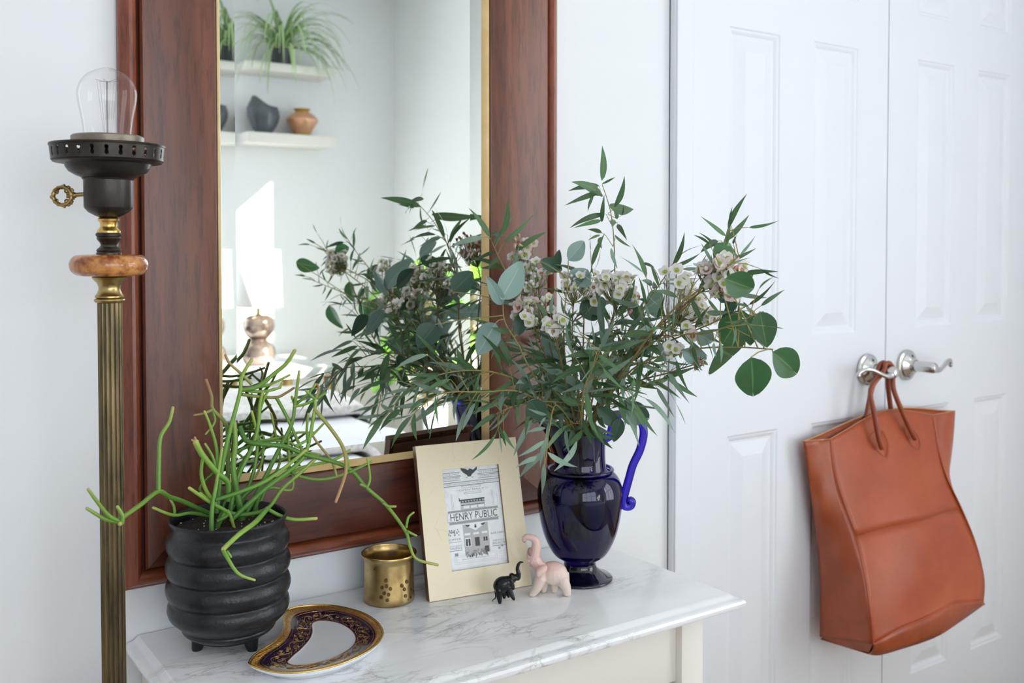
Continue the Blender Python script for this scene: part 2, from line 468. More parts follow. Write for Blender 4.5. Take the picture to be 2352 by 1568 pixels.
# ================================================================ mirror
FY = -0.022                                            # face of the wooden flat
mx0, mx1, mz0, mz1 = 0.312, 1.020, 0.795, 1.985        # outside of the frame
mir = thing('wall_mirror', (0.666, -0.001, mz0), 'large mirror in a wide dark mahogany frame with a thin gilt inner edge', 'mirror')
ix0, ix1, iz0, iz1 = 0.4440, 0.8665, 0.9300, 1.8650      # glass visible inside the gilt
fx0, fx1, fz0, fz1 = ix0 - .0075, ix1 + .0115, iz0 - .0105, iz1 + .0105   # inside of the wooden flat
ox0, ox1, oz0, oz1 = 0.3370, 0.9960, 0.8200, 1.9600      # outside of the flat
def ring_board(name, m, prof, inner, outer, side):
    """one mitred member: prof = list of (t, y) from outer (t=0) to inner (t=1)"""
    (a0, a1, c0, c1), (b0, b1, d0, d1) = outer, inner
    rows = []
    for t, y in prof:
        xa, xb, za, zb = a0 + (b0 - a0) * t, a1 + (b1 - a1) * t, c0 + (d0 - c0) * t, c1 + (d1 - c1) * t
        rows.append({'l': [(xa, y, za), (xa, y, zb)], 'r': [(xb, y, zb), (xb, y, za)], 'b': [(xb, y, za), (xa, y, za)], 't': [(xa, y, zb), (xb, y, zb)]}[side])
    return part(name, grid(rows), m, mir, angle=30)
def arc(n, r, y0, h):
    return [(0.5 - 0.5 * math.cos(math.pi * i / n) * r, y0 - h * math.sin(math.pi * i / n)) for i in range(n + 1)]
mould = [(0, -.001), (0, -.010), (.05, -.0125), (.12, -.0135), (.20, -.0165), (.32, -.0205), (.46, -.0225), (.62, -.0225), (.78, -.020), (.90, -.0155), (.955, -.011), (1.0, -.010)]
flat = [(0.0, -.010), (.004, FY + .004), (.03, FY + .0006), (.06, FY), (.97, FY), (.99, FY + .001), (1.0, FY + .004)]
gilt = [(0, FY + .0035), (.10, FY + .0015), (.25, FY + .0025), (.80, -.0145), (1.0, -.0125)]
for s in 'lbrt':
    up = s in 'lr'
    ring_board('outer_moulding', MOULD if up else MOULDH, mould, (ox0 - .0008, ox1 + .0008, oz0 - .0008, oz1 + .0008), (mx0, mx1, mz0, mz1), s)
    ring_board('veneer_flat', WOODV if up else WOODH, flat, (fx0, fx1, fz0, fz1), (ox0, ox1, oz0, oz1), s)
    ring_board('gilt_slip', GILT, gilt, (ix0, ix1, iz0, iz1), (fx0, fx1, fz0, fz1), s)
part('backing', box(mx0 + .004, mx1 - .004, -.0095, -.001, mz0 + .004, mz1 - .004), DARKGAP, mir)
bw, bd = 0.0205, -0.00075
part('mirror_glass', ([(ix0 + bw, MIRROR_Y, iz0 + bw), (ix1 - bw, MIRROR_Y, iz0 + bw), (ix1 - bw, MIRROR_Y, iz1 - bw), (ix0 + bw, MIRROR_Y, iz1 - bw)], [(0, 1, 2, 3)]), MIRROR, mir, smooth=False)
def bevel(a, b, c, d): part('glass_bevel', ([a, b, c, d], [(0, 1, 2, 3)]), MIRROR, mir, smooth=False)
Yb = MIRROR_Y + bd
e = .002
i0, i1, k0, k1 = ix0 + bw, ix1 - bw, iz0 + bw, iz1 - bw
g0, g1, h0, h1 = ix0 - e, ix1 + e, iz0 - e, iz1 + e
bevel((g0, Yb, h0), (i0, MIRROR_Y, k0), (i0, MIRROR_Y, k1), (g0, Yb, h1))
bevel((g1, Yb, h0), (g1, Yb, h1), (i1, MIRROR_Y, k1), (i1, MIRROR_Y, k0))
bevel((g0, Yb, h0), (g1, Yb, h0), (i1, MIRROR_Y, k0), (i0, MIRROR_Y, k0))
bevel((g0, Yb, h1), (i0, MIRROR_Y, k1), (i1, MIRROR_Y, k1), (g1, Yb, h1))

# ================================================================ console table
TZ = 0.73
tab = thing('console_table', (0.714, -0.175, 0), 'cream console table with a white veined marble top against the wall', 'table')
def slab():
    prof = [(0, 0), (.0012, -.0004), (.0065, -.0050), (.0095, -.0065), (.0140, -.0072), (.0175, -.0090), (.0190, -.0125), (.0186, -.0165), (.0165, -.0198), (.010, -.0205)]
    x0, x1, y0, y1 = 0.3315, 1.0960, -0.3345, -0.003
    V, Fc = [], []
    for o, dz in prof: V += [(x0 - o, y1, TZ + dz), (x0 - o, y0 - o, TZ + dz), (x1 + o, y0 - o, TZ + dz), (x1 + o, y1, TZ + dz)]
    Fc.append((0, 1, 2, 3))
    for r in range(len(prof) - 1):
        for k in range(4): Fc.append((r * 4 + k, r * 4 + 4 + k, r * 4 + 4 + (k + 1) % 4, r * 4 + (k + 1) % 4))
    n = (len(prof) - 1) * 4; Fc.append((n + 3, n + 2, n + 1, n))
    return V, Fc
part('marble_top', slab(), MARBLE, tab, angle=28)['label'] = 'white marble top with grey veins and an ogee edge'
ztop = TZ - .0206
lx = [(.334, .379), (1.0185, 1.0620)]
for a, b in lx:
    for ya, yb in ((-.318, -.274), (-.050, -.006)): part('leg', box(a, b, ya, yb, 0, ztop, .0015), CREAM, tab)
part('apron', box(.379, 1.0185, -.306, -.290, .607, ztop, .001), CREAM, tab)
part('apron', box(.379, 1.0185, -.030, -.014, .607, ztop, .001), CREAM, tab)
for a, b in ((.345, .361), (1.035, 1.051)): part('side_apron', box(a, b, -.274, -.050, .607, ztop, .001), CREAM, tab)

# ================================================================ floor lamp
LAMP = Vector((0.2605, -0.181, 0))
MM = 1.12 / F
def lz(py): return CAM.z - (py - HOR) * MM + 0.0005
BRONZE = mat('dark_bronze', (0.030, 0.025, 0.022), 0.38, 0.7, (0.052, 0.043, 0.036), 30)
BLACKM = mat('blackened_brass', (0.05, 0.042, 0.036), 0.34, 0.9, (0.10, 0.085, 0.065), 60)
BRASS = mat('aged_brass', (0.30, 0.22, 0.09), 0.28, 1.0, (0.48, 0.36, 0.15), 45)
GOLDB = mat('bright_brass', (0.60, 0.38, 0.10), 0.25, 1.0, (0.74, 0.50, 0.18), 50)
POLE = mat('fluted_brass', (0.075, 0.058, 0.035), 0.33, 1.0, (0.22, 0.165, 0.085), 25, stretch=(3, 3, .4))
def orange_marble():
    m = mat('orange_marble', (0.22, 0.045, 0.010), 0.12, 0, (0.62, 0.27, 0.08), 75, lo=.36, hi=.58, coat=.3, detail=9)
    return m
STONE = orange_marble()
GLASS = clear_glass('bulb_glass')
WIREM = mat('filament_wire', (0.22, 0.20, 0.19), 0.4, 0.6)
lamp = thing('floor_lamp', (LAMP.x, LAMP.y, 0), 'antique brass fluted floor lamp with a bare clear bulb and key switch', 'lamp')
def lp(name, prof, m, n=48, parent=None, **k):
    return part(name, lathe([(r * MM, lz(y)) for r, y in prof], LAMP, n, **k), m, parent or lamp, angle=28)
bulb_p = smooth_pts([(1.2, 148), (3.2, 151), (4, 156), (16, 160), (40, 171), (56, 188), (64.5, 210), (64, 232), (58.5, 262), (54, 288), (51, 318)], 4)
bulb = part('bulb', lathe([(max(r, .2) * MM, lz(y)) for r, y in bulb_p], LAMP, 48, cap=False), GLASS, lamp)
bulb['label'] = 'clear pear-shaped glass bulb'
wires = [tube([LAMP + Vector((0, 0, lz(318))), LAMP + Vector((0, 0, lz(188)))], 2.2 * MM, 8)]
for k in range(6):
    a = 2 * math.pi * k / 6
    wires.append(tube([LAMP + Vector((0, 0, lz(190))), LAMP + Vector((26 * MM * math.cos(a), 26 * MM * math.sin(a), lz(186)))], .4 * MM, 5))
    b = a + .5
    wires.append(tube([LAMP + Vector((22 * MM * math.cos(a), 22 * MM * math.sin(a), lz(188))), LAMP + Vector((9 * MM * math.cos(a), 9 * MM * math.sin(a), lz(303)))], .3 * MM, 4))
part('filament', join(*wires), WIREM, bulb)
lp('glass_stem', [(.1, 300), (9, 303), (13, 318)], GLASS, 16, bulb, cap=False)
lp('bulb_cap', [(50, 313), (76, 313), (79, 316), (79, 332), (60, 336), (20, 336)], mat('tarnished_cap', (0.20, 0.165, 0.13), .42, .7, (0.28, .24, .19), 40))
# pierced gallery ring
def gallery():
    nA, nR = 26 * 22, 16
    V, Fc = [], []
    for j in range(nR + 1):
        y = 338 + (371 - 338) * j / nR; r = 122.5 - 3.5 * j / nR
        for k in range(nA):
            a = 2 * math.pi * k / nA
            V.append(LAMP + Vector((r * MM * math.cos(a), r * MM * math.sin(a), lz(y))))
    for j in range(nR):
        for k in range(nA):
            u = ((k + .5) % 22) - 11; w = (j + .5) / nR
            du = u / 22 * (2 * math.pi * 122 / 26)         # in photo pixels
            yy = 338 + 33 * w
            if math.hypot(du, yy - 348.5) < 4.3 or math.hypot(du, yy - 359.5) < 4.6 or (abs(du) < 2.2 and 348 < yy < 360): continue
            q = (k + 1) % nA
            Fc.append((j * nA + k, j * nA + q, (j + 1) * nA + q, (j + 1) * nA + k))
    return V, Fc
thicken(part('gallery_ring', gallery(), BRONZE, lamp, angle=60), .0007)
lp('gallery_lip', [(122, 340), (125, 339), (126, 336), (125, 333.5), (122.5, 334), (121, 337)], BRONZE, 64, cap=False)
lp('bowl', [(10, 330), (118, 369), (119, 372), (117, 375), (98, 378), (95, 376), (93, 379), (91, 386), (84, 396), (70, 404), (60, 408), (57, 410)], BRONZE, 56)
lp('socket_shell', [(55, 409), (57, 411), (56, 413), (53.5, 415), (53, 476), (51, 480), (44, 488), (30, 496), (20, 500), (14, 501)], BRONZE, 56)
lp('collar', [(12, 499), (22, 501), (24, 504), (23, 508), (20, 511), (18.5, 516), (18.5, 521), (24, 528), (26, 531), (26, 535), (12, 536)], GOLDB, 40)
lp('neck', [(12, 534), (27, 535.5), (29, 539), (28, 543), (25.5, 545), (27, 548), (25, 552), (20, 558), (18, 563), (20, 568), (26, 573), (27.5, 576), (26, 579), (28, 582), (28, 586), (12, 587)], BLACKM, 40)
sp = smooth_pts([(20, 585), (62, 585.5), (77, 590), (85, 601), (86, 612), (82, 624), (72, 632), (60, 634.5), (20, 635)], 4)
lp('stone_disc', sp, STONE, 56)['label'] = 'polished orange stone disc'
lp('capital', [(12, 634), (36, 635.5), (38, 638), (36, 642), (28, 650), (24, 659), (24, 667), (28, 676), (32, 681), (32, 684), (28, 686), (33, 688), (34, 691), (32, 695), (27, 697), (12, 698)], BRASS, 40)
def fluted():
    n, fl = 144, 18
    zs = [lz(696), lz(705), 0.9, 0.6, 0.3, 0.09]
    V, Fc = [], []
    for z in zs:
        for k in range(n):
            a = 2 * math.pi * k / n
            ph = (k % (n // fl)) / (n // fl)
            r = 27.0 * MM * (1 - 0.085 * (math.sin(math.pi * ph) ** 0.6))
            V.append(LAMP + Vector((r * math.cos(a), r * math.sin(a), z)))
    for i in range(len(zs) - 1):
        for k in range(n):
            q = (k + 1) % n; Fc.append((i * n + k, (i + 1) * n + k, (i + 1) * n + q, i * n + q))
    return V, Fc
part('fluted_pole', fluted(), POLE, lamp, angle=60)
part('base', lathe([(.0, 0), (.14, 0), (.145, .006), (.14, .014), (.12, .022), (.10, .03), (.05, .045), (.03, .07), (.028, .09), (.0, .092)], LAMP, 56, cap=False), BRASS, lamp, angle=28)
# key switch: sits on the socket, pointing left across the view
KX = -RT
def kp(px, py, dd=0.0): return LAMP + RT * ((px - 246) * MM) + Vector((0, 0, lz(py))) + Vector((FW.x, FW.y, 0)) * dd
key = part('key_switch', tube([kp(200, 446), kp(188, 447), kp(165, 449)], [5 * MM, 5 * MM, 5.6 * MM], 12), BRASS, lamp)
key['label'] = 'ornate brass key switch'
bow = []
ringpts = [kp(140 + 21 * math.cos(a), 451 + 20.5 * math.sin(a)) for a in [2 * math.pi * i / 28 for i in range(29)]]
bow.append(tube(ringpts, [(4.2 + 1.2 * abs(math.sin(i * 1.57))) * MM for i in range(29)], 10))
bow.append(ball(kp(116, 453), 5 * MM)); bow.append(ball(kp(168, 449), (7 * MM, 7 * MM, 7 * MM)))
for sx in (-1, 1):
    for (cx, cy, rr, a0, turns) in ((151, 451 + sx * 12, 7, 0, 1.3), (126, 451 + sx * 11, 5, 2, 1.2), (160, 451 + sx * 13, 5, 1, 1.2)):
        bow.append(tube([kp(cx + rr * (1 - t / 26) * math.cos(a0 + sx * turns * t / 3), cy + rr * (1 - t / 26) * math.sin(a0 + sx * turns * t / 3)) for t in range(22)], 2.4 * MM, 6))
    for q in range(7):
        a = math.radians(-80 + q * 22) * sx
        bow.append(ball(kp(140 + 26 * math.cos(a), 451 + 25 * math.sin(a)), 3.2 * MM, 8, 6))
    bow.append(tube([kp(165, 449 + sx * 1), kp(157, 449 + sx * 3), kp(150, 449 + sx * 3)], 3.5 * MM, 8))
part('bow', join(*bow), mat('antique_gold', (0.20, 0.125, 0.05), .34, 1.0, (.42, .29, .12), 90), key)
# ================================================================ ribbed black pot with pencil cactus
POTC = Vector((0.4205, -0.102, 0))
POTB = mat('black_pot_glaze', (0.006, 0.007, 0.009), 0.31, 0, (0.017, 0.018, 0.022), 35, bump=0.30, bscale=260, spec=.42)
SOIL = mat('potting_soil', (0.012, 0.008, 0.006), 0.95, 0, (0.05, 0.032, 0.022), 220, bump=1.0, bscale=300)
PERL = mat('perlite', (0.75, 0.70, 0.64), 0.9)
plant = thing('potted_pencil_cactus', (POTC.x, POTC.y, TZ), 'green pencil cactus with forking stems in a ribbed black footed pot', 'potted plant')
ribs = [(.867, .0775), (.8386, .0787), (.810, .0787), (.783, .0767)]
prof = [(.0, .7445), (.041, .7445), (.0455, .7465), (.0550, .7515), (.0590, .7560), (.0585, .7590), (.0600, .7605)]
prof += [(.0660, .7660), (.0735, .7735), (.0764, .7805), (.0767, .785), (.0755, .7905), (.0728, .7950)]
for zc, rm in ((.810, .0787), (.8386, .0787), (.867, .0775)):
    prof += [(rm - .0032, zc - .0105), (rm - .0009, zc - .0055), (rm, zc), (rm - .0009, zc + .0055), (rm - .0032, zc + .0105), (rm - .0062, zc + .0140)]
prof += [(.0706, .8840), (.0715, .8890), (.0738, .8945), (.0745, .8975), (.0738, .8995), (.0722, .8995), (.0695, .8960), (.0680, .8880), (.0680, .8800), (.0, .8795)]
pot = part('pot', lathe(smooth_pts(prof[:-2], 3) + prof[-2:], POTC, 72, cap=False), POTB, plant, angle=60)
pot['label'] = 'matte black pot of stacked ribs on short feet'
for px, py in ((451, 1497), (579, 1498)):
    f = at(px, py - 2, Z=TZ) + Vector((.002, .004, 0))
    d = (Vector((POTC.x, POTC.y, TZ)) - f) * .12
    part('foot', tube([f + Vector((0, 0, .0)), f + Vector((0, 0, .0015)), f + d + Vector((0, 0, .022))], [.0062, .0068, .0120], 16), POTB, pot)
bf = POTC + Vector((.016, .046, TZ))
part('foot', tube([bf, bf + Vector((0, 0, .0015)), bf + Vector((0, 0, .022))], [.0078, .0085, .0150], 16), POTB, pot)
def soil_top():
    rows = []
    for i in range(15):
        row = []
        for k in range(49):
            a = 2 * math.pi * k / 48; r = .0683 * i / 14
            rnd = random.Random(i * 97 + (k % 48))
            row.append((POTC.x + r * math.cos(a), POTC.y + r * math.sin(a), .8855 + .004 * (1 - (i / 14) ** 2) + rnd.uniform(-.0012, .0012)))
        rows.append(row)
    return grid(rows)
part('soil', soil_top(), SOIL, plant)
pl = []
rp = random.Random(4)
for k in range(46):
    a, r = rp.uniform(0, 6.28), .062 * math.sqrt(rp.random())
    pl.append(ball((POTC.x + r * math.cos(a), POTC.y + r * math.sin(a), .8895), rp.uniform(.0005, .0011), 6, 4))
tag(part('perlite_grains', join(*pl), PERL, plant), kind='stuff')
CACT = uv_mat('cactus_green', [(0.0, (.055, .17, .022)), (.45, (.13, .29, .035)), (.85, (.25, .38, .06)), (1.0, (.48, .44, .14))], .38, 0, .45, .15)
CACTR = uv_mat('cactus_reddish_tip', [(0.0, (.13, .26, .04)), (.5, (.30, .31, .08)), (1.0, (.40, .19, .10))], .4, 0, .45, .15)
def zp(q): return (180 + q[0] * .4973, 780 + q[1] * .4973)
def stem_mesh(pts, y0, y1, r0, r1, mid=0.0):
    P = []
    n = len(pts)
    for i, q in enumerate(pts):
        t = i / (n - 1)
        P.append(at(*zp(q), Y=min(-.028, y0 + (y1 - y0) * t + mid * math.sin(math.pi * t))))
    S = smooth_pts(P, 5)
    m = len(S)
    V, Fc = tube(S, [r0 + (r1 - r0) * i / (m - 1) for i in range(m)], 8, round_tip=True)
    uv = [(min(1.0, (i // 8) / m), (i % 8) / 8) for i in range(len(V))]
    return V, Fc, uv
# each tuple: [points in the survey crop], depth at start, depth at end, radius at start and end, red tip, forks
ST = [
 ([(600, 800), (480, 745), (420, 725), (370, 700), (290, 760), (205, 822), (192, 850)], -.10, -.262, 2.6, 2.2, 0, [
   ([(370, 702), (372, 560), (380, 450), (420, 380), (437, 312)], -.181, -.17, 2.5, 1.7, 0),
   ([(190, 838), (140, 812), (85, 745), (45, 690)], -.258, -.27, 2.2, 1.4, 0),
   ([(190, 842), (120, 826), (38, 778)], -.258, -.262, 2.2, 1.4, 0),
   ([(200, 850), (205, 815), (180, 770)], -.26, -.26, 2.2, 1.6, 0)]),
 ([(615, 816), (520, 800), (440, 810), (345, 775)], -.09, -.11, 2.2, 1.6, 0, [([(445, 810), (442, 770), (425, 738)], -.10, -.10, 1.7, 1.3, 0)]),
 ([(640, 870), (670, 800), (760, 808), (872, 780), (940, 690), (1030, 610), (1105, 540)], -.11, -.12, 2.8, 2.0, 0, [
   ([(872, 780), (930, 812), (1000, 830), (1100, 825)], -.125, -.15, 2.3, 1.9, 0),
   ([(872, 780), (820, 840), (740, 900), (668, 968)], -.128, -.205, 2.9, 2.5, 0, -.028),
   ([(668, 966), (690, 1010), (740, 1080), (815, 1110)], -.205, -.205, 2.5, 1.3, 0),
   ([(685, 975), (706, 1003)], -.20, -.202, 1.8, 1.2, 0)]),
 ([(757, 850), (740, 740), (715, 600), (725, 480), (720, 380)], -.10, -.085, 4.3, 2.6, 0, []),
 ([(640, 800), (655, 640), (690, 460), (745, 250), (755, 170), (802, 90)], -.095, -.075, 3.0, 2.0, 0, [
   ([(752, 232), (830, 215), (900, 160), (960, 110), (1000, 48)], -.078, -.10, 2.8, 2.2, 0),
   ([(800, 205), (750, 155), (700, 110), (678, 70)], -.078, -.07, 2.0, 1.4, 1),
   ([(830, 216), (880, 208), (976, 163)], -.078, -.06, 1.9, 1.5, 0),
   ([(760, 232), (840, 240), (920, 225), (942, 197)], -.078, -.07, 1.9, 1.4, 0)]),
 ([(615, 888), (618, 780), (640, 650), (664, 500)], -.135, -.12, 3.0, 1.6, 0, []),
 ([(700, 800), (735, 640), (800, 500), (830, 400), (838, 300), (852, 240)], -.095, -.075, 3.0, 2.0, 0, [
   ([(755, 252), (830, 262), (915, 266), (960, 245), (996, 222)], -.08, -.06, 2.0, 1.5, 1),
   ([(915, 268), (960, 350), (1010, 460), (1050, 545)], -.075, -.095, 2.2, 1.8, 0),
   ([(838, 330), (875, 240), (935, 222)], -.08, -.07, 1.6, 1.2, 0)]),
 ([(760, 830), (850, 660), (930, 500), (985, 390), (1000, 300), (1010, 220), (1020, 145)], -.10, -.07, 3.0, 1.8, 0, [
   ([(1000, 300), (985, 262)], -.075, -.075, 1.9, 1.5, 0),
   ([(1000, 302), (1055, 255), (1097, 205)], -.075, -.085, 2.0, 1.5, 0),
   ([(985, 385), (970, 450), (975, 590)], -.08, -.09, 1.9, 1.6, 0)]),
 ([(700, 840), (860, 690), (980, 600), (1040, 540), (1065, 470), (1092, 320), (1095, 275)], -.115, -.115, 2.9, 1.9, 0, [
   ([(1095, 276), (1050, 235)], -.115, -.115, 1.8, 1.3, 0),
   ([(1095, 276), (1110, 232), (1104, 205)], -.115, -.12, 1.8, 1.3, 1),
   ([(1095, 276), (1146, 243)], -.115, -.11, 1.8, 1.3, 0),
   ([(1094, 278), (1040, 300), (1000, 308)], -.115, -.10, 1.8, 1.6, 0),
   ([(1090, 322), (1150, 390), (1217, 486), (1236, 560), (1230, 632), (1188, 750)], -.115, -.16, 2.4, 1.9, 1),
   ([(1062, 480), (1055, 420), (1062, 342)], -.115, -.12, 1.9, 1.5, 0)]),
 ([(745, 400), (775, 465), (840, 482), (950, 492), (1050, 530), (1200, 570), (1270, 612), (1330, 682), (1420, 762), (1510, 882), (1530, 950), (1562, 1012), (1660, 1040)], -.085, -.185, 3.2, 1.6, 0, [
   ([(1332, 684), (1347, 640), (1335, 545)], -.15, -.15, 1.8, 1.3, 0),
   ([(1405, 752), (1430, 768), (1466, 770)], -.16, -.165, 1.8, 1.3, 0),
   ([(1514, 868), (1524, 820), (1549, 797)], -.17, -.17, 1.8, 1.2, 0),
   ([(1518, 884), (1562, 905)], -.17, -.175, 1.8, 1.2, 0),
   ([(1243, 602), (1248, 570), (1238, 530)], -.135, -.13, 1.8, 1.4, 0),
   ([(1250, 612), (1300, 590), (1356, 560)], -.135, -.14, 2.0, 1.4, 0),
   ([(1330, 680), (1305, 668)], -.15, -.152, 1.8, 1.5, 0)]),
 ([(690, 700), (690, 450), (675, 380), (621, 320), (615, 260), (590, 184)], -.07, -.075, 2.6, 1.7, 1, [
   ([(621, 322), (580, 340), (535, 348)], -.073, -.078, 1.9, 1.3, 1),
   ([(621, 330), (630, 380), (588, 436)], -.073, -.08, 1.7, 1.2, 0),
   ([(640, 720), (640, 520), (610, 400), (582, 330)], -.08, -.085, 2.2, 1.4, 0)]),
 ([(690, 745), (690, 660), (640, 612), (572, 530), (541, 470)], -.12, -.125, 3.0, 3.4, 0, [
   ([(576, 535), (568, 620), (592, 700), (640, 770)], -.125, -.115, 1.8, 2.4, 0),
   ([(541, 474), (524, 462)], -.125, -.126, 1.7, 1.3, 1), ([(543, 470), (538, 450)], -.125, -.125, 1.7, 1.3, 1),
   ([(640, 612), (620, 540), (585, 480)], -.12, -.118, 1.8, 1.3, 0)]),
 ([(640, 838), (690, 800), (600, 745), (512, 684)], -.12, -.125, 2.6, 1.9, 0, [([(640, 770), (600, 738), (562, 708)], -.12, -.12, 1.9, 1.4, 0)]),
 ([(795, 842), (815, 780), (850, 695), (935, 640), (1050, 585), (1180, 555), (1255, 508)], -.085, -.09, 2.9, 1.6, 0, [
   ([(850, 695), (900, 682), (985, 692), (990, 612)], -.085, -.07, 1.8, 1.3, 0)]),
 ([(632, 740), (740, 705), (860, 655), (960, 585), (1050, 510)], -.13, -.12, 2.4, 2.0, 0, [
   ([(1000, 492), (1060, 460), (1132, 388)], -.12, -.11, 1.8, 1.4, 0)]),
 ([(690, 800), (800, 690), (960, 590), (1000, 622), (1100, 645), (1205, 628), (1356, 562)], -.09, -.10, 2.3, 1.6, 0, [
   ([(1192, 630), (1170, 560), (1100, 470), (1078, 432)], -.10, -.085, 1.8, 1.4, 1)]),
 ([(660, 800), (720, 640), (760, 560), (850, 440), (848, 560), (815, 640)], -.075, -.065, 1.9, 1.3, 0, []),
 ([(735, 800), (800, 640), (822, 540), (826, 440), (800, 330)], -.085, -.08, 2.6, 1.6, 0, [
   ([(826, 470), (930, 452), (1000, 430), (1092, 428)], -.083, -.065, 1.8, 1.3, 0)]),
 ([(670, 740), (640, 600), (700, 540), (770, 500), (860, 470), (960, 470), (1020, 500)], -.065, -.05, 1.8, 1.4, 0, []),
 ([(820, 800), (870, 680), (930, 570), (920, 480), (890, 340)], -.06, -.045, 1.9, 1.3, 0, [
   ([(925, 560), (1030, 520), (1120, 530)], -.055, -.045, 1.6, 1.2, 0)]),
 ([(650, 760), (560, 690), (640, 600), (720, 520), (800, 560), (900, 440)], -.055, -.04, 1.7, 1.2, 0, []),
 ([(640, 885), (655, 840), (690, 790), (720, 870)], -.115, -.125, 2.2, 1.8, 0, []),
]
for pts, y0, y1, r0, r1, red, forks in ST:
    V, Fc, uv = stem_mesh(pts, y0, y1, r0 / 870, r1 / 870, 0)
    s = mesh_obj('stem', V, Fc, CACTR if red else CACT, plant, uvs=uv, angle=70)
    for fp_, fy0, fy1, fr0, fr1, fred, *fm in forks:
        V, Fc, uv = stem_mesh(fp_, fy0, fy1, fr0 / 870, fr1 / 870, fm[0] if fm else 0)
        uv = [(.35 + .65 * u, v) for u, v in uv]
        mesh_obj('side_shoot', V, Fc, CACTR if fred else CACT, s, uvs=uv, angle=70)

# ================================================================ crescent dish
PORC = mat('white_porcelain', (0.84, 0.86, 0.89), 0.08, coat=.6)
GOLD = mat('gold_rim', (0.66, 0.42, 0.13), 0.24, 1.0, (0.76, 0.54, 0.22), 60, bump=.25, bscale=500)
COBALT = mat('cobalt_band', (0.012, 0.006, 0.030), 0.10, 0, (0.022, 0.008, 0.045), 30, coat=.5)
SCROLL = mat('gold_scrollwork', (0.42, 0.23, 0.07), 0.3, 0.9, (0.66, 0.44, 0.18), 160)
def zd(q): return (560 + q[0] * .14456, 1370 + q[1] * .14456)
outer = [(80, 1050), (130, 960), (250, 860), (400, 770), (520, 680), (600, 580), (640, 460), (628, 365), (640, 270), (720, 195), (900, 152), (1200, 130), (1500, 150), (1800, 222), (2000, 312), (2150, 430), (2215, 560), (2190, 660), (2100, 770), (1900, 905), (1600, 1045), (1300, 1135), (1000, 1190), (700, 1210), (450, 1190), (250, 1140), (120, 1090)]
inner = [(700, 1040), (735, 990), (800, 925), (880, 860), (960, 780), (1030, 700), (1080, 610), (1095, 530), (1085, 450), (1105, 412), (1180, 390), (1320, 385), (1480, 412), (1600, 460), (1710, 540), (1772, 640), (1755, 745), (1670, 835), (1500, 930), (1300, 1010), (1100, 1060), (900, 1085), (760, 1080)]
def closed(pts, Z, n=160):
    P = [at(*zd(q), Z=Z) for q in pts]
    P = P[-2:] + P + P[:3]
    S = smooth_pts(P, 10)[20:-20]
    d = [0]
    for a, b in zip(S, S[1:]): d.append(d[-1] + (b - a).length)
    L = d[-1]; out = []; j = 0
    for k in range(n):
        s = L * k / n
        while d[j + 1] < s: j += 1
        out.append(S[j].lerp(S[j + 1], (s - d[j]) / max(1e-9, d[j + 1] - d[j])))
    return out
dish = thing('crescent_dish', at(720, 1490, Z=TZ), 'crescent-shaped white dish with a dark cobalt and gold scrolled border', 'dish')
OUT = closed(outer, TZ + .0165); INN = closed(inner, TZ + .0085)
def dish_pt(k, v):
    o, i = OUT[k % 160], INN[k % 160]
    p = o.lerp(i, v)
    z = TZ + .0165 - .0080 * (v ** .8)
    return Vector((p.x, p.y, z))
def dish_band(v0, v1, nv): 
    rows = [[dish_pt(k, v0 + (v1 - v0) * j / nv) for k in range(161)] for j in range(nv + 1)]
    return grid(rows)
cen = sum(INN, Vector()) / 160
NV = 6
def well():
    rows = [[dish_pt(k, 1.0).lerp(Vector((cen.x, cen.y, TZ + .0078)), t) - Vector((0, 0, .0004 * min(1, t * 12))) for k in range(161)] for t in (0, .03, .07, .12, .25, .5, .75, 1)]
    return grid(rows)
def under():
    rows = []
    for s, z in ((1.0, TZ + .0165), (1.003, TZ + .0160), (.985, TZ + .0125), (.93, TZ + .0075), (.86, TZ + .0055), (.83, TZ + .0005), (.80, TZ + .0002), (.78, TZ + .004), (.3, TZ + .0045)):
        rows.append([Vector((cen.x + (OUT[k % 160].x - cen.x) * s, cen.y + (OUT[k % 160].y - cen.y) * s, z)) for k in range(161)])
    return grid(rows)
part('well', well(), PORC, dish, angle=80)
part('underside', under(), PORC, dish, angle=80)
gb = part('gold_border', dish_band(0.0, .27, 5), GOLD, dish, angle=80)
part('gold_edge', tube([OUT[k % 160] for k in range(161)], .0011, 8, False), GOLD, dish, angle=80)
cb = part('cobalt_border', dish_band(.27, .985, 8), COBALT, dish, angle=80)
part('gold_line', tube([dish_pt(k, .34) for k in range(161)], .00035, 5, False), GOLD, cb)
part('gold_line', tube([dish_pt(k, .985) for k in range(161)], .0006, 5, False), mat('copper_line', (.36, .17, .09), .3, .9), cb)
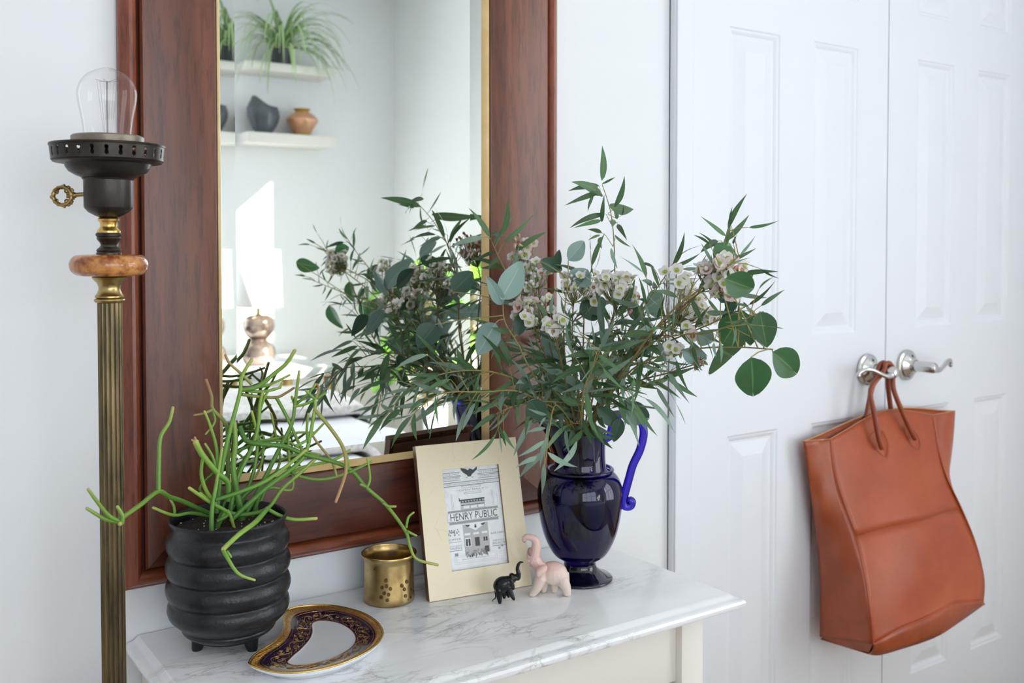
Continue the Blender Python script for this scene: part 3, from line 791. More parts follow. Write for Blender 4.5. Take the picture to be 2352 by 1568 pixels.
def scrollwork():
    """raised gold acanthus scrolls, leaves and dots laid on the cobalt border"""
    S = []
    rs = random.Random(8)
    def sp(u, v):                                        # u in loop steps, v across the border
        k = int(math.floor(u)); f = u - k
        return dish_pt(k, v).lerp(dish_pt(k + 1, v), f) + Vector((0, 0, .00018))
    for m in range(20):
        u0 = m * 8.0
        sgn = 1 if m % 2 else -1
        vm = .66
        S.append(tube([sp(u0 + 8 * t / 10, vm + sgn * .16 * math.sin(math.pi * t / 10)) for t in range(11)], [.00030 + .00035 * math.sin(math.pi * t / 10) for t in range(11)], 4))
        for cu, cv, r, dr in ((u0 + 2.6, vm - sgn * .10, 1.6, 1), (u0 + 5.6, vm + sgn * .02, 1.3, -1), (u0 + 4.2, vm - sgn * .16, .9, 1)):
            S.append(tube([sp(cu + r * (1 - t / 18) * math.cos(dr * t * .55 + m), cv + .105 * r / 1.6 * (1 - t / 18) * math.sin(dr * t * .55 + m)) for t in range(16)], [.0005 * (1 - t / 22) for t in range(16)], 4))
        for q in range(7):                                # acanthus fan
            a = (q - 3) * .34 + (0 if sgn > 0 else math.pi)
            L = 1.0 + .5 * math.cos((q - 3) * .6)
            b = (u0 + 0.4, vm - .05)
            S.append(tube([sp(b[0] + L * t * 1.5 * math.cos(a), b[1] + L * t * .11 * math.sin(a) + .02 * t * t) for t in (0, .33, .66, 1)], [.0002, .0006, .0005, .0001], 4))
        for q in range(9):
            S.append(ball(sp(u0 + q * .9, .90 + .03 * math.sin(q * 1.1)), .00034, 5, 4))
    for q in range(330):
        S.append(ball(sp(rs.uniform(0, 159), rs.uniform(.46, .90)), rs.uniform(.00022, .0005), 5, 3))
    return join(*S)
tag(part('gold_scrollwork', scrollwork(), SCROLL, cb), kind='stuff')
def embossing():
    S = []
    for k in range(160):
        for t in (.06,):
            a = dish_pt(k, .06); b = dish_pt(k, .15) ; c = dish_pt(k + 1, .22)
            S.append(tube([a, b, c], .00022, 4))
    return join(*S)
tag(part('embossed_leaves', embossing(), GOLD, gb), kind='stuff')

# ================================================================ brass cup
def hammered_brass():
    m, nt, b = base_mat('tarnished_brass_cup')
    setin(b, Metallic=1.0, Roughness=.30)
    tc = N(nt, 'ShaderNodeTexCoord')
    nz = N(nt, 'ShaderNodeTexNoise'); setin(nz, Scale=28.0, Detail=5)
    nt.links.new(tc.outputs['Object'], nz.inputs['Vector'])
    c = ramp(nt, nz.outputs['Fac'], [(.32, (.36, .22, .09)), (.5, (.52, .37, .16)), (.66, (.62, .47, .23))])
    vo = N(nt, 'ShaderNodeTexVoronoi'); setin(vo, Scale=110.0)
    nt.links.new(tc.outputs['Object'], vo.inputs['Vector'])
    s = ramp(nt, vo.outputs['Distance'], [(.22, (1, 1, 1)), (.30, (0, 0, 0))])
    n2 = N(nt, 'ShaderNodeTexNoise'); setin(n2, Scale=22.0)
    nt.links.new(tc.outputs['Object'], n2.inputs['Vector'])
    k = ramp(nt, n2.outputs['Fac'], [(.52, (0, 0, 0)), (.58, (1, 1, 1))])
    mu = N(nt, 'ShaderNodeMath', operation='MULTIPLY'); nt.links.new(s, mu.inputs[0]); nt.links.new(k, mu.inputs[1])
    mx = N(nt, 'ShaderNodeMix', data_type='RGBA'); nt.links.new(mu.outputs[0], mx.inputs[0]); nt.links.new(c, mx.inputs[6])
    mx.inputs[7].default_value = (.20, .10, .045, 1)
    nt.links.new(mx.outputs[2], b.inputs['Base Color'])
    return m
CUPC = Vector((0.668, -0.072, 0))
cupm = hammered_brass()
cup = thing('brass_cup', (CUPC.x, CUPC.y, TZ), 'small tarnished brass cup with a flared lip beside the picture frame', 'cup')
cp = [(.0, .0), (.034, .0), (.0365, .0012), (.0374, .004), (.0368, .012), (.0362, .035), (.0362, .058), (.0370, .063), (.0395, .0665), (.0405, .0685), (.0400, .0700), (.0385, .0702), (.0365, .067), (.0350, .060), (.0350, .006), (.0, .005)]
part('body', lathe([(r, TZ + z) for r, z in cp], CUPC, 56, cap=False), cupm, cup, angle=50)
part('lip', lathe([(.0392 + .0013 * math.cos(a), TZ + .0694 + .0013 * math.sin(a)) for a in [2 * math.pi * i / 10 for i in range(10)]], CUPC, 56, close=True), GOLDB, cup)
spots = []
for k, (du, z) in enumerate([(-.3, .030), (-.13, .032), (.02, .028), (-.22, .022), (-.05, .020), (-.34, .016), (-.1, .012), (.5, .03), (.62, .024), (.75, .034), (.66, .014), (-.15, .040)]):
    d = (-Vector((FW.x, FW.y, 0))).normalized()
    a = math.atan2(d.y, d.x) + du + .15
    spots.append(ball((CUPC.x + .0362 * math.cos(a), CUPC.y + .0362 * math.sin(a), TZ + z), (.0030, .0030, .0030), 10, 6) if 0 else
        lathe([(0, .0), (.0027, .0)], (0, 0), 12, cap=False))
    V, Fc = spots[-1]
    M4 = frame_m((CUPC.x + .03735 * math.cos(a), CUPC.y + .03735 * math.sin(a), TZ + z), (-math.sin(a), math.cos(a), 0), (math.cos(a), math.sin(a), 0))
    spots[-1] = ([M4 @ Vector(v) for v in V], Fc)
tag(part('tarnish_spots', join(*spots), mat('brown_tarnish', (.17, .085, .035), .38, .8), cup), kind='stuff')

# ================================================================ leaning picture frame
BL, BR_ = at(987, 1384, Z=TZ), at(1222, 1345, Z=TZ)
FU = (BR_ - BL).normalized(); FWID = (BR_ - BL).length
nb = Vector((-FU.y, FU.x, 0))
la = R(15)
FV = nb * math.sin(la) + Vector((0, 0, math.cos(la)))
FN = FU.cross(FV)                                       # towards the room
if FN.y > 0: FN = -FN
FH = 0.224
BL = BL + Vector((0, 0, .0012))
def fp(u, v, w=0.0): return BL + FU * u + FV * v + FN * w
def f_uv(px, py):
    d = FW + RT * ((px - CXP) / F) - UP * ((py - PYC) / F)
    t = (BL - CAM).dot(FN) / d.dot(FN); q = CAM + d * t - BL
    return q.dot(FU), q.dot(FV)
pf = thing('picture_frame', (BL.x, BL.y, TZ), 'cream crackle-veneer frame holding a black and white pub print', 'picture frame')
def crackle_mat():
    m, nt, b = base_mat('cream_bone_veneer')
    setin(b, Roughness=.32); b.inputs['Coat Weight'].default_value = .2
    tc = N(nt, 'ShaderNodeTexCoord')
    vo = N(nt, 'ShaderNodeTexVoronoi', feature='DISTANCE_TO_EDGE'); setin(vo, Scale=42.0)
    nt.links.new(tc.outputs['Object'], vo.inputs['Vector'])
    nz = N(nt, 'ShaderNodeTexNoise'); setin(nz, Scale=30.0)
    nt.links.new(tc.outputs['Object'], nz.inputs['Vector'])
    l = ramp(nt, vo.outputs['Distance'], [(.0, (1, 1, 1)), (.018, (0, 0, 0))])
    k = ramp(nt, nz.outputs['Fac'], [(.52, (0, 0, 0)), (.64, (.28, .28, .28))])
    mu = N(nt, 'ShaderNodeMath', operation='MULTIPLY'); nt.links.new(l, mu.inputs[0]); nt.links.new(k, mu.inputs[1])
    mx = N(nt, 'ShaderNodeMix', data_type='RGBA'); nt.links.new(mu.outputs[0], mx.inputs[0])
    mx.inputs[6].default_value = (.82, .71, .50, 1); mx.inputs[7].default_value = (.38, .25, .12, 1)
    nt.links.new(mx.outputs[2], b.inputs['Base Color'])
    return m
BONE = crackle_mat()
BROWN = wood_mat('frame_brown_edge', (.17, .070, .030), (.21, .09, .04), (.25, .11, .05))
BACKB = mat('frame_brown_back', (.30, .17, .095), .5, 0, (.36, .21, .12), 12)
c4 = [f_uv(*q) for q in ((1013, 1078), (1144, 1066), (1171, 1292), (1040, 1312))]
wu0 = (c4[0][0] + c4[3][0]) / 2; wu1 = (c4[1][0] + c4[2][0]) / 2; wv1 = (c4[0][1] + c4[1][1]) / 2; wv0 = (c4[2][1] + c4[3][1]) / 2
th = .0135
def fbox(u0, u1, v0, v1, w0, w1, bev=0.0):
    V, Fc = box(u0, u1, v0, v1, w0, w1, bev)
    return [fp(v.x, v.y, v.z) for v in V], Fc
def mitred(u0, u1, v0, v1, side, w0, w1):
    O = {'l': [(0, 0), (u0, v0), (u0, v1), (0, FH)], 'r': [(FWID, 0), (FWID, FH), (u1, v1), (u1, v0)], 'b': [(0, 0), (FWID, 0), (u1, v0), (u0, v0)], 't': [(0, FH), (u0, v1), (u1, v1), (FWID, FH)]}[side]
    V = [fp(a, b, w0) for a, b in O] + [fp(a, b, w1) for a, b in O]
    return V, [(0, 1, 2, 3), (7, 6, 5, 4)] + [(k, k + 4, (k + 1) % 4 + 4, (k + 1) % 4) for k in range(4)]
for s in 'lrbt':
    part('veneer', mitred(wu0, wu1, wv0, wv1, s, -.0012, 0), BONE, pf, smooth=False)
    part('rail', mitred(wu0, wu1, wv0, wv1, s, -th, -.00125), BROWN, pf, smooth=False)
part('back_board', fbox(.006, FWID - .006, .006, FH - .006, -th - .003, -th - .0002), BACKB, pf)
PAPER = mat('print_paper', (.86, .87, .88), .35, 0, (.78, .79, .81), 90, lo=.42, hi=.70)
INK = mat('print_ink', (.045, .045, .05), .45)
INKG = mat('print_grey_ink', (.30, .30, .31), .45)
INKL = mat('print_pale_ink', (.52, .52, .53), .45)
pr = part('print', fbox(wu0 - .002, wu1 + .002, wv0 - .002, wv1 + .002, -.0062, -.0055), PAPER, pf)
pr['label'] = 'black and white engraved print reading HENRY PUBLIC'
PW, PH = wu1 - wu0, wv1 - wv0
def pp(u, v, w=.0): return fp(wu0 + u * PW, wv1 - v * PH, -.0055 + .00012 + w)
def prect(name, rects, m, w=0.0):
    V, Fc = [], []
    for u0, u1, v0, v1 in rects:
        n = len(V); V += [pp(u0, v1, w), pp(u1, v1, w), pp(u1, v0, w), pp(u0, v0, w)]; Fc.append((n, n + 1, n + 2, n + 3))
    return tag(part(name, (V, Fc), m, pr, smooth=False), kind='stuff' if len(rects) > 1 else None)
def ppoly(name, polys, m, w=0.0):
    V, Fc = [], []
    for pl_ in polys:
        n = len(V); V += [pp(u, v, w) for u, v in pl_]; Fc.append(tuple(range(n, n + len(pl_))))
    return tag(part(name, (V, Fc), m, pr, smooth=False), kind='stuff' if len(polys) > 1 else None)
def outline(u0, u1, v0, v1, t=.004):
    return [(u0, u1, v0, v0 + t * .55), (u0, u1, v1 - t * .55, v1), (u0, u0 + t, v0, v1), (u1 - t, u1, v0, v1)]
dg = bpy.context.evaluated_depsgraph_get
def ptext(txt, u0, u1, v0, v1, m=INK, thin=False):
    cu = bpy.data.curves.new('lettering', 'FONT'); cu.body = txt; cu.resolution_u = 2
    ob = bpy.data.objects.new('lettering', cu); COL.objects.link(ob)
    bpy.context.view_layer.update()
    me = bpy.data.meshes.new_from_object(ob.evaluated_get(dg()))
    COL.objects.unlink(ob); bpy.data.objects.remove(ob)
    xs = [v.co.x for v in me.vertices]; ys = [v.co.y for v in me.vertices]
    x0, x1, y0, y1 = min(xs), max(xs), min(ys), max(ys)
    V = [pp(u0 + (v.co.x - x0) / (x1 - x0) * (u1 - u0), v1 - (v.co.y - y0) / (y1 - y0) * (v1 - v0), .0001) for v in me.vertices]
    Fc = [tuple(p.vertices) for p in me.polygons]
    bpy.data.meshes.remove(me)
    return part('lettering', (V, Fc), m, pr, smooth=False)
ptext('HENRY PUBLIC', .085, .905, .447, .520)
ptext('COCKTAILS', .02, .30, .048, .066, INKG); ptext('DRAUGHT BEER', .02, .31, .094, .110, INKG)
ptext('OYSTERS', .66, .97, .048, .066, INKG); ptext('STEAKS & CHOPS', .66, .97, .096, .110, INKG)
ptext('TURKEY LEG SANDWICH \u2022 HAMBURGER SANDWICH', .02, .98, .150, .166, INKG)
ptext('OPEN DAILY', .28, .72, .216, .236, INKG)
ptext('SUPPER', .01, .235, .690, .712, INKG); ptext('LATE NIGHT', .02, .235, .758, .770, INKG); ptext('DINING', .01, .235, .776, .798, INKG)
ptext('BAR FARE', .76, .985, .677, .697, INKG); ptext('WEEKEND', .77, .985, .754, .770, INKG); ptext('BRUNCH', .77, .985, .776, .802, INKG)
prect('ruled_lines', [(0, .33, .038, .042), (0, .33, .074, .078), (0, .33, .085, .089), (0, .33, .118, .122), (.63, 1, .038, .042), (.63, 1, .074, .078), (.63, 1, .087, .091), (.63, 1, .118, .122),
    (0, 1, .138, .143), (0, 1, .174, .179), (0, .24, .725, .728), (0, .24, .808, .812), (.76, 1, .812, .816)] + outline(.33, .66, .184, .204) + outline(.36, .66, .248, .266), INK)
prect('sign_bars', [(.05, .93, .424, .434), (.06, .92, .534, .550)], INKG)
prect('sign_bars', [(.05, .93, .4195, .4225), (.05, .93, .4355, .4385), (.05, .93, .5285, .5315), (.06, .92, .552, .555)], INK)
prect('border_lines', outline(.03, .955, .441, .527) + [(.13, .137, .25, .41), (.86, .867, .25, .41), (.155, .161, .25, .41), (.838, .844, .25, .41), (.2, .32, .222, .2245), (.68, .80, .222, .2245)] + outline(.09, .83, .86, .945) + outline(.12, .80, .875, .93), INKL, -.00004)
ppoly('eagle', [[(.34, .0), (.42, .012), (.47, .03), (.50, .012), (.56, .03), (.63, .0), (.63, .03), (.57, .058), (.53, .075), (.51, .095), (.46, .095), (.44, .075), (.39, .055), (.345, .022)], [(.41, .105), (.45, .10), (.45, .106)], [(.52, .10), (.57, .106), (.52, .106)]], INK)
prect('cornice', [(.27, .71, .318, .331), (.26, .275, .30, .335), (.29, .70, .345, .352), (.29, .70, .372, .378)] + [(.29 + .05 * k, .315 + .05 * k, .333, .345) for k in range(8)], INK, .00004)
prect('brick_front', [(.28, .71, .331, .418), (.28, .72, .56, .865)], INKL, -.00002)
prect('brick_courses', [(.28, .72, .56 + .012 * k, .563 + .012 * k) for k in range(25)], INKG, .0)
prect('window_openings', [(.33 + .13 * k, .43 + .13 * k, .385, .41) for k in range(3)] + [(.30 + .15 * k, .40 + .15 * k, .655, .675) for k in range(3)] + [(.30 + .15 * k, .40 + .15 * k, .70, .785) for k in (0,)] + [(.60, .70, .70, .70)], PAPER, .00003)
prect('dark_windows', [(.31, .345, .71, .78), (.355, .39, .71, .78), (.47, .55, .705, .79), (.62, .65, .71, .75), (.66, .69, .71, .75), (.63, .70, .80, .86)], INK, .00006)
ppoly('pediment', [[(.26, .556), (.74, .556), (.50, .635)]], PAPER, .00008)
ppoly('pediment_scroll', [[(.31, .568), (.41, .575), (.39, .590), (.36, .592)], [(.69, .568), (.59, .575), (.61, .590), (.64, .592)], [(.49, .575), (.51, .575), (.52, .605), (.50, .612), (.48, .605)]], INK, .00012)
rs = random.Random(5)
prect('crowd', [(lambda u, v, s: (u, u + s, v, v + s * 1.1))(rs.uniform(.28, .66), rs.uniform(.815, .875), rs.uniform(.008, .026)) for _ in range(70)] + [(lambda u, v: (u, u + .02, v, v + .014))(rs.uniform(.0, .2), rs.uniform(.60, .655)) for _ in range(24)] + [(.10, .16, .835, .865), (.86, .90, .83, .85), (.92, .95, .815, .83)], INKG, .00006)
prect('stars', [(lambda u, v: (u, u + .009, v, v + .005))(u_ + rs.uniform(-.01, .01), v_) for u_ in (.03, .07, .93, .965) for v_ in [.2 + .02 * k for k in range(11)]] + [(lambda u, v: (u, u + .010, v, v + .006))(.89 + .04 * i, .87 + .025 * j) for i in range(3) for j in range(5)], INKL)
prect('footer_engraving', [(.22 + .03 * k, .243 + .03 * k, .900, .908) for k in range(16)], INKL)
# strut behind the frame
def strut():
    a0, a1 = .055, .105
    top = [fp(a0 + .01, .19, -th - .004), fp(a1 - .01, .19, -th - .004)]
    base = Vector((BL.x, BL.y, TZ + .0005)) + nb * .085
    bot = [base + FU * a0, base + FU * a1]
    V = [bot[0], bot[1], top[1], top[0]]
    off = nb * .004
    V = V + [v + off for v in V]
    return V, [(0, 1, 2, 3), (7, 6, 5, 4)] + [(k, k + 4, (k + 1) % 4 + 4, (k + 1) % 4) for k in range(4)]
part('easel_strut', strut(), BACKB, pf, smooth=False)

# ================================================================ elephants
def sculpt(name, shapes, vox, m, parent, smooth_it=4, vcol=None):
    """closed shapes fused into one continuous surface"""
    V, Fc = join(*shapes)
    me = bpy.data.meshes.new(name); me.from_pydata([tuple(v) for v in V], [], Fc); me.update()
    bm = bmesh.new(); bm.from_mesh(me); bmesh.ops.recalc_face_normals(bm, faces=bm.faces[:]); bm.to_mesh(me); bm.free()
    ob = bpy.data.objects.new(name, me); COL.objects.link(ob)
    r = ob.modifiers.new('fuse', 'REMESH'); r.mode = 'VOXEL'; r.voxel_size = vox
    s = ob.modifiers.new('soften', 'SMOOTH'); s.iterations = smooth_it; s.factor = .5
    bpy.context.view_layer.update()
    me2 = bpy.data.meshes.new_from_object(ob.evaluated_get(dg()))
    bpy.data.objects.remove(ob); bpy.data.meshes.remove(me)
    V = [v.co.copy() for v in me2.vertices]; Fc = [tuple(p.vertices) for p in me2.polygons]
    bpy.data.meshes.remove(me2)
    return part(name, (V, Fc), m, parent, angle=180)
def image_frame(px, py, mm):
    """side-on frame standing on the table: photo-crop units to the right and up, third number away from the viewer"""
    base = at(px, py, Z=TZ)
    fl = Vector((math.sin(YAW), math.cos(YAW), 0))
    return lambda x, y, d=0.0: base + RT * (x * mm) + Vector((0, 0, 1)) * (y * mm) + fl * (d * mm)
def cap(P, r, n=12): 
    P = smooth_pts(P, 4) if len(P) > 2 else P
    m = len(P)
    rr = [r[0] + (r[-1] - r[0]) * i / (m - 1) for i in range(m)] if len(r) != m else r
    return join(tube(P, rr, n), ball(P[0], rr[0] * .99, n, 8), ball(P[-1], rr[-1] * .99, n, 8))
def pink_mat():
    m, nt, b = base_mat('pink_soapstone')
    setin(b, Roughness=.38); b.inputs['Subsurface Weight'].default_value = .15; b.inputs['Subsurface Scale'].default_value = .01
    tc = N(nt, 'ShaderNodeTexCoord'); nz = N(nt, 'ShaderNodeTexNoise'); setin(nz, Scale=45.0, Detail=3)
    nt.links.new(tc.outputs['Object'], nz.inputs['Vector'])
    sp_ = N(nt, 'ShaderNodeSeparateXYZ'); nt.links.new(tc.outputs['Object'], sp_.inputs[0])
    mr = N(nt, 'ShaderNodeMapRange'); setin(mr, From_Min=.010, From_Max=.060); nt.links.new(sp_.outputs[2], mr.inputs['Value'])
    ad = N(nt, 'ShaderNodeMath', operation='MULTIPLY_ADD'); nt.links.new(nz.outputs['Fac'], ad.inputs[0]); ad.inputs[1].default_value = .7
    nt.links.new(mr.outputs[0], ad.inputs[2])
    c = ramp(nt, ad.outputs[0], [(.30, (.72, .61, .52)), (.75, (.73, .58, .52)), (1.0, (.74, .50, .45))])
    nt.links.new(c, b.inputs['Base Color']); return m
PINK = pink_mat()
PBRN = mat('soapstone_brown', (.36, .23, .18), .35)
G = image_frame(1262, 1365, .0781e-3)                      # crop point (1255, 1290) on the table
def g(x, y, d=0.0): return G(x - 1255, 1305 - y, d)
k_ = .0781e-3
el = thing('elephant_figurine', at(1262, 1365, Z=TZ), 'pale pink soapstone elephant with raised trunk standing beside the blue pitcher', 'figurine')
fl = Vector((math.sin(YAW), math.cos(YAW), 0))
rot_im = Matrix((RT, fl, Vector((0, 0, 1)))).transposed()
sh = [ball(g(1330, 890, 0), (265 * k_, 190 * k_, 225 * k_), 20, 14, rot_im), ball(g(1440, 930, 0), (165 * k_, 175 * k_, 215 * k_), 20, 14, rot_im), ball(g(1130, 900, 0), (150 * k_, 165 * k_, 190 * k_), 18, 12, rot_im),
      cap([g(1090, 960, -90), g(1020, 1130, -95), g(935, 1250, -95)], [120 * k_, 95 * k_, 68 * k_]),
      ball(g(935, 1265, -95), (78 * k_, 75 * k_, 42 * k_), 14, 8, rot_im),
      cap([g(1130, 1000, 95), g(1150, 1120, 100), g(1150, 1245, 100)], [100 * k_, 75 * k_, 62 * k_]),
      cap([g(1370, 1000, 95), g(1350, 1120, 100), g(1350, 1245, 100)], [110 * k_, 75 * k_, 62 * k_]),
      cap([g(1510, 1030, -80), g(1560, 1130, -90), g(1590, 1240, -90)], [125 * k_, 100 * k_, 72 * k_]),
      ball(g(1585, 1258, -90), (80 * k_, 75 * k_, 48 * k_), 14, 8, rot_im),
      cap([g(1120, 840, 0), g(1030, 730, 0), g(980, 610, 0)], [150 * k_, 130 * k_, 105 * k_]),
      cap([g(950, 640, 0), g(985, 500, 0), g(1005, 370, 0), g(990, 275, 0), g(925, 215, 0), g(815, 200, 0)], [115 * k_, 100 * k_, 86 * k_, 76 * k_, 66 * k_, 58 * k_]),
      cap([g(825, 195, 0), g(785, 220, 0), g(775, 265, 0)], [58 * k_, 50 * k_, 44 * k_]),
      cap([g(900, 600, 0), g(882, 520, 0), g(893, 445, 0)], [84 * k_, 72 * k_, 46 * k_]),
      cap([g(1600, 900, 0), g(1615, 1040, 0)], [30 * k_, 22 * k_])]
body = sculpt('body', sh, .0007, PINK, el, 3)
def ear(pts, d0, d1, t):
    """a flat pointed ear with thickness"""
    V = [g(x, y, d0 + (d1 - d0) * i / max(1, len(pts) - 1)) for i, (x, y) in enumerate(pts)]
    c = sum(V, Vector()) / len(V); n = len(V)
    off = -fl * t
    A = V + [c] + [v + off for v in V] + [c + off * 1.8]
    Fc = []
    for i in range(n):
        j = (i + 1) % n
        Fc += [(i, j, n), (n + 1 + j, n + 1 + i, 2 * n + 1), (i, n + 1 + i, n + 1 + j, j)]
    return A, Fc
part('ear', ear([(1000, 720), (1110, 640), (1215, 665), (1205, 760), (1110, 850), (1010, 900), (985, 800)], -185, -270, 4e-3), PINK, el, angle=180).modifiers.new('soft', 'SUBSURF').render_levels = 2
part('ear', ear([(960, 720), (890, 745), (865, 790), (920, 800), (925, 880), (985, 860)], 80, 130, 2e-3), PINK, el, angle=180).modifiers.new('soft', 'SUBSURF').render_levels = 2
part('mouth', ball(g(888, 490, -32), (52 * k_, 56 * k_, 95 * k_), 14, 10, rot_im @ Matrix.Rotation(R(-12), 3, 'Y')), PBRN, el)
part('trunk_tip', ball(g(775, 275, -5), (34 * k_, 36 * k_, 34 * k_), 12, 8, rot_im), PBRN, el)
part('eye', ball(g(985, 590, -100), (22 * k_, 12 * k_, 34 * k_), 10, 8, rot_im), PINK, el)
part('tail_hole', ball(g(1518, 997, -160), 9 * k_, 8, 6), INK, el)
for dx in (0, 45): part('tusk', tube([g(900 + dx * .4, 620, -60 + dx * 3), g(850 + dx * .4, 640, -75 + dx * 3), g(835 + dx * .4, 610, -80 + dx * 3)], [24 * k_, 20 * k_, 10 * k_], 8), PINK, el)

EBONY = mat('black_lacquer', (.003, .003, .004), .16, spec=.4)
IVORY = mat('ivory', (.78, .70, .55), .3)
kb = .0763e-3
G2 = image_frame(1160, 1383, kb)
def b_(x, y, d=0.0): return G2(x - 413, 1445 - y, d)
be = thing('elephant_figurine', at(1160, 1383, Z=TZ), 'tiny glossy black elephant with curled raised trunk in front of the picture frame', 'figurine')
tilt = rot_im @ Matrix.Rotation(R(-28), 3, 'Y')
sh = [ball(b_(360, 1100, 0), (185 * kb, 135 * kb, 150 * kb), 20, 14, tilt), ball(b_(300, 1170, 0), (95 * kb, 120 * kb, 140 * kb), 18, 12, rot_im), ball(b_(455, 1060, 0), (115 * kb, 115 * kb, 125 * kb), 18, 12, rot_im),
      ball(b_(550, 985, 0), (80 * kb, 85 * kb, 95 * kb), 16, 12, rot_im), ball(b_(540, 925, 0), (55 * kb, 70 * kb, 45 * kb), 14, 10, rot_im),
      cap([b_(595, 960, 0), b_(655, 975, 0), b_(670, 890, 0), b_(648, 800, 0), b_(670, 715, 0), b_(705, 675, 0), b_(752, 675, 0)], [60 * kb, 44 * kb, 34 * kb, 28 * kb, 22 * kb, 17 * kb, 14 * kb]),
      cap([b_(300, 1190, -60), b_(305, 1320, -65), b_(315, 1425, -65)], [78 * kb, 44 * kb, 34 * kb]),
      cap([b_(350, 1200, 60), b_(390, 1300, 65), b_(395, 1370, 65)], [70 * kb, 40 * kb, 32 * kb]),
      cap([b_(480, 1130, -55), b_(530, 1260, -65), b_(580, 1355, -70)], [70 * kb, 42 * kb, 30 * kb]),
      cap([b_(470, 1130, 55), b_(470, 1250, 60), b_(480, 1350, 60)], [65 * kb, 40 * kb, 30 * kb])]
sculpt('body', sh, .0006, EBONY, be, 3)
part('ear', ball(b_(548, 1070, -95), (42 * kb, 14 * kb, 110 * kb), 14, 10, rot_im @ Matrix.Rotation(R(-14), 3, 'Y')), EBONY, be)
part('tail', tube(smooth_pts([b_(228, 1160, 0), b_(222, 1240, -5), b_(235, 1310, -10), b_(225, 1365, -10), b_(190, 1385, -15), b_(172, 1420, -15)], 4), [15 * kb, 8 * kb], 7), EBONY, be)
for d in (-55, 45): part('tusk', tube(smooth_pts([b_(630, 1020, d), b_(690, 1015, d), b_(725, 990, d), b_(744, 955, d)], 4), [13 * kb, 3 * kb], 7), IVORY, be)
# ================================================================ cobalt glass pitcher
PC = Vector((0.955, -0.158, 0))
def cobalt_glass(name, c):
    m, nt, b = base_mat(name)
    setin(b, Base_Color=(*c, 1), Roughness=.0, IOR=1.5)
    b.inputs['Transmission Weight'].default_value = 1.0
    b.inputs['Specular IOR Level'].default_value = .6
    return m
CGL = cobalt_glass('cobalt_glass', (.009, .005, .17))
CGH = cobalt_glass('cobalt_glass_rod', (.035, .018, .52))
CGF = mat('cobalt_glass_thick', (.0015, .002, .012), .03, spec=.6, coat=.3)
pit = thing('glass_pitcher', (PC.x, PC.y, TZ), 'cobalt blue glass pitcher with a scrolled handle holding the bouquet', 'pitcher')
oprof = smooth_pts([(.0240, .7555), (.0285, .7610), (.0400, .7690), (.0490, .7830), (.0575, .8040), (.0630, .8290), (.0662, .8560), (.0655, .8720), (.0610, .8860), (.0530, .8960), (.0440, .9005), (.0405, .9060), (.0392, .9200), (.0390, .9400), (.0398, .9620)], 4)
SPA = math.atan2(-RT.y, -RT.x) + .15
def pitcher_surface(dr, flip):
    n = 72; V, Fc = [], []
    prof = oprof if not flip else [p for p in oprof if p[1] > .764]
    for r, z in prof:
        for k in range(n):
            a = 2 * math.pi * k / n
            t = max(0.0, (z - .915) / .047)
            c = max(0.0, math.cos(a - SPA))
            rr = r - dr + (.030 * c ** 4) * t ** 1.6
            zz = z + (.020 * c ** 3 - .002 * (1 - c)) * t ** 1.5
            if flip: zz = zz
            V.append(PC + Vector((rr * math.cos(a), rr * math.sin(a), zz)))
    m = len(prof)
    for i in range(m - 1):
        for k in range(n):
            q = (k + 1) % n
            f = (i * n + k, i * n + q, (i + 1) * n + q, (i + 1) * n + k)
            Fc.append(f[::-1] if flip else f)
    return V, Fc, m, n
V1, F1, m1, n1 = pitcher_surface(0, False)
V2, F2, m2, n2 = pitcher_surface(.0026, True)
off = len(V1)
Fc = F1 + [tuple(i + off for i in f) for f in F2]
for k in range(n1):
    q = (k + 1) % n1
    Fc.append(((m1 - 1) * n1 + k, (m1 - 1) * n1 + q, off + (m2 - 1) * n2 + q, off + (m2 - 1) * n2 + k))
Fc.append(tuple(range(n1))[::-1]); Fc.append(tuple(off + k for k in range(n2)))
part('body', (V1 + V2, Fc), CGL, pit, angle=80)
part('foot', lathe(smooth_pts([(.0245, .7556), (.0250, .7520), (.0262, .7490), (.0300, .7450), (.0400, .7390), (.0480, .7355), (.0508, .7335), (.0508, .7312), (.0490, .7302)], 3) + [(.045, .7301), (.04, .7310), (.0, .7312)], PC, 64, cap=False), CGF, pit, angle=60)
part('collar', lathe([(.0500 + .0028 * math.cos(a), .9010 + .0026 * math.sin(a)) for a in [2 * math.pi * i / 12 for i in range(12)]], PC, 64, close=True), CGL, pit)
mmv = 1.552 / F
def hp(px, py): return PC + RT * ((px - 1331) * mmv) + Vector((0, 0, CAM.z - (py - HOR) * mmv))
hpts = smooth_pts([hp(1386, 1006), hp(1398, 1000), hp(1402, 985), hp(1408, 962), hp(1425, 948), hp(1450, 950), hp(1471, 968), hp(1476, 995), hp(1468, 1030), hp(1452, 1065), hp(1442, 1100), hp(1434, 1130), hp(1430, 1148), hp(1434, 1160), hp(1446, 1160), hp(1450, 1150), hp(1444, 1146)], 6)
part('handle', tube(hpts, [.0062 if i < len(hpts) * .2 else .0066 for i in range(len(hpts))], 14, round_tip=True), CGH, pit, angle=80)['label'] = 'bright cobalt S-curved glass handle'
part('water', lathe([(r - .0029, z) for r, z in oprof if .766 < z < .84][::1] + [(.0, .84)], PC, 48), mat('vase_water', (.9, .95, 1), .0, trans=1.0, ior=1.33), pit)

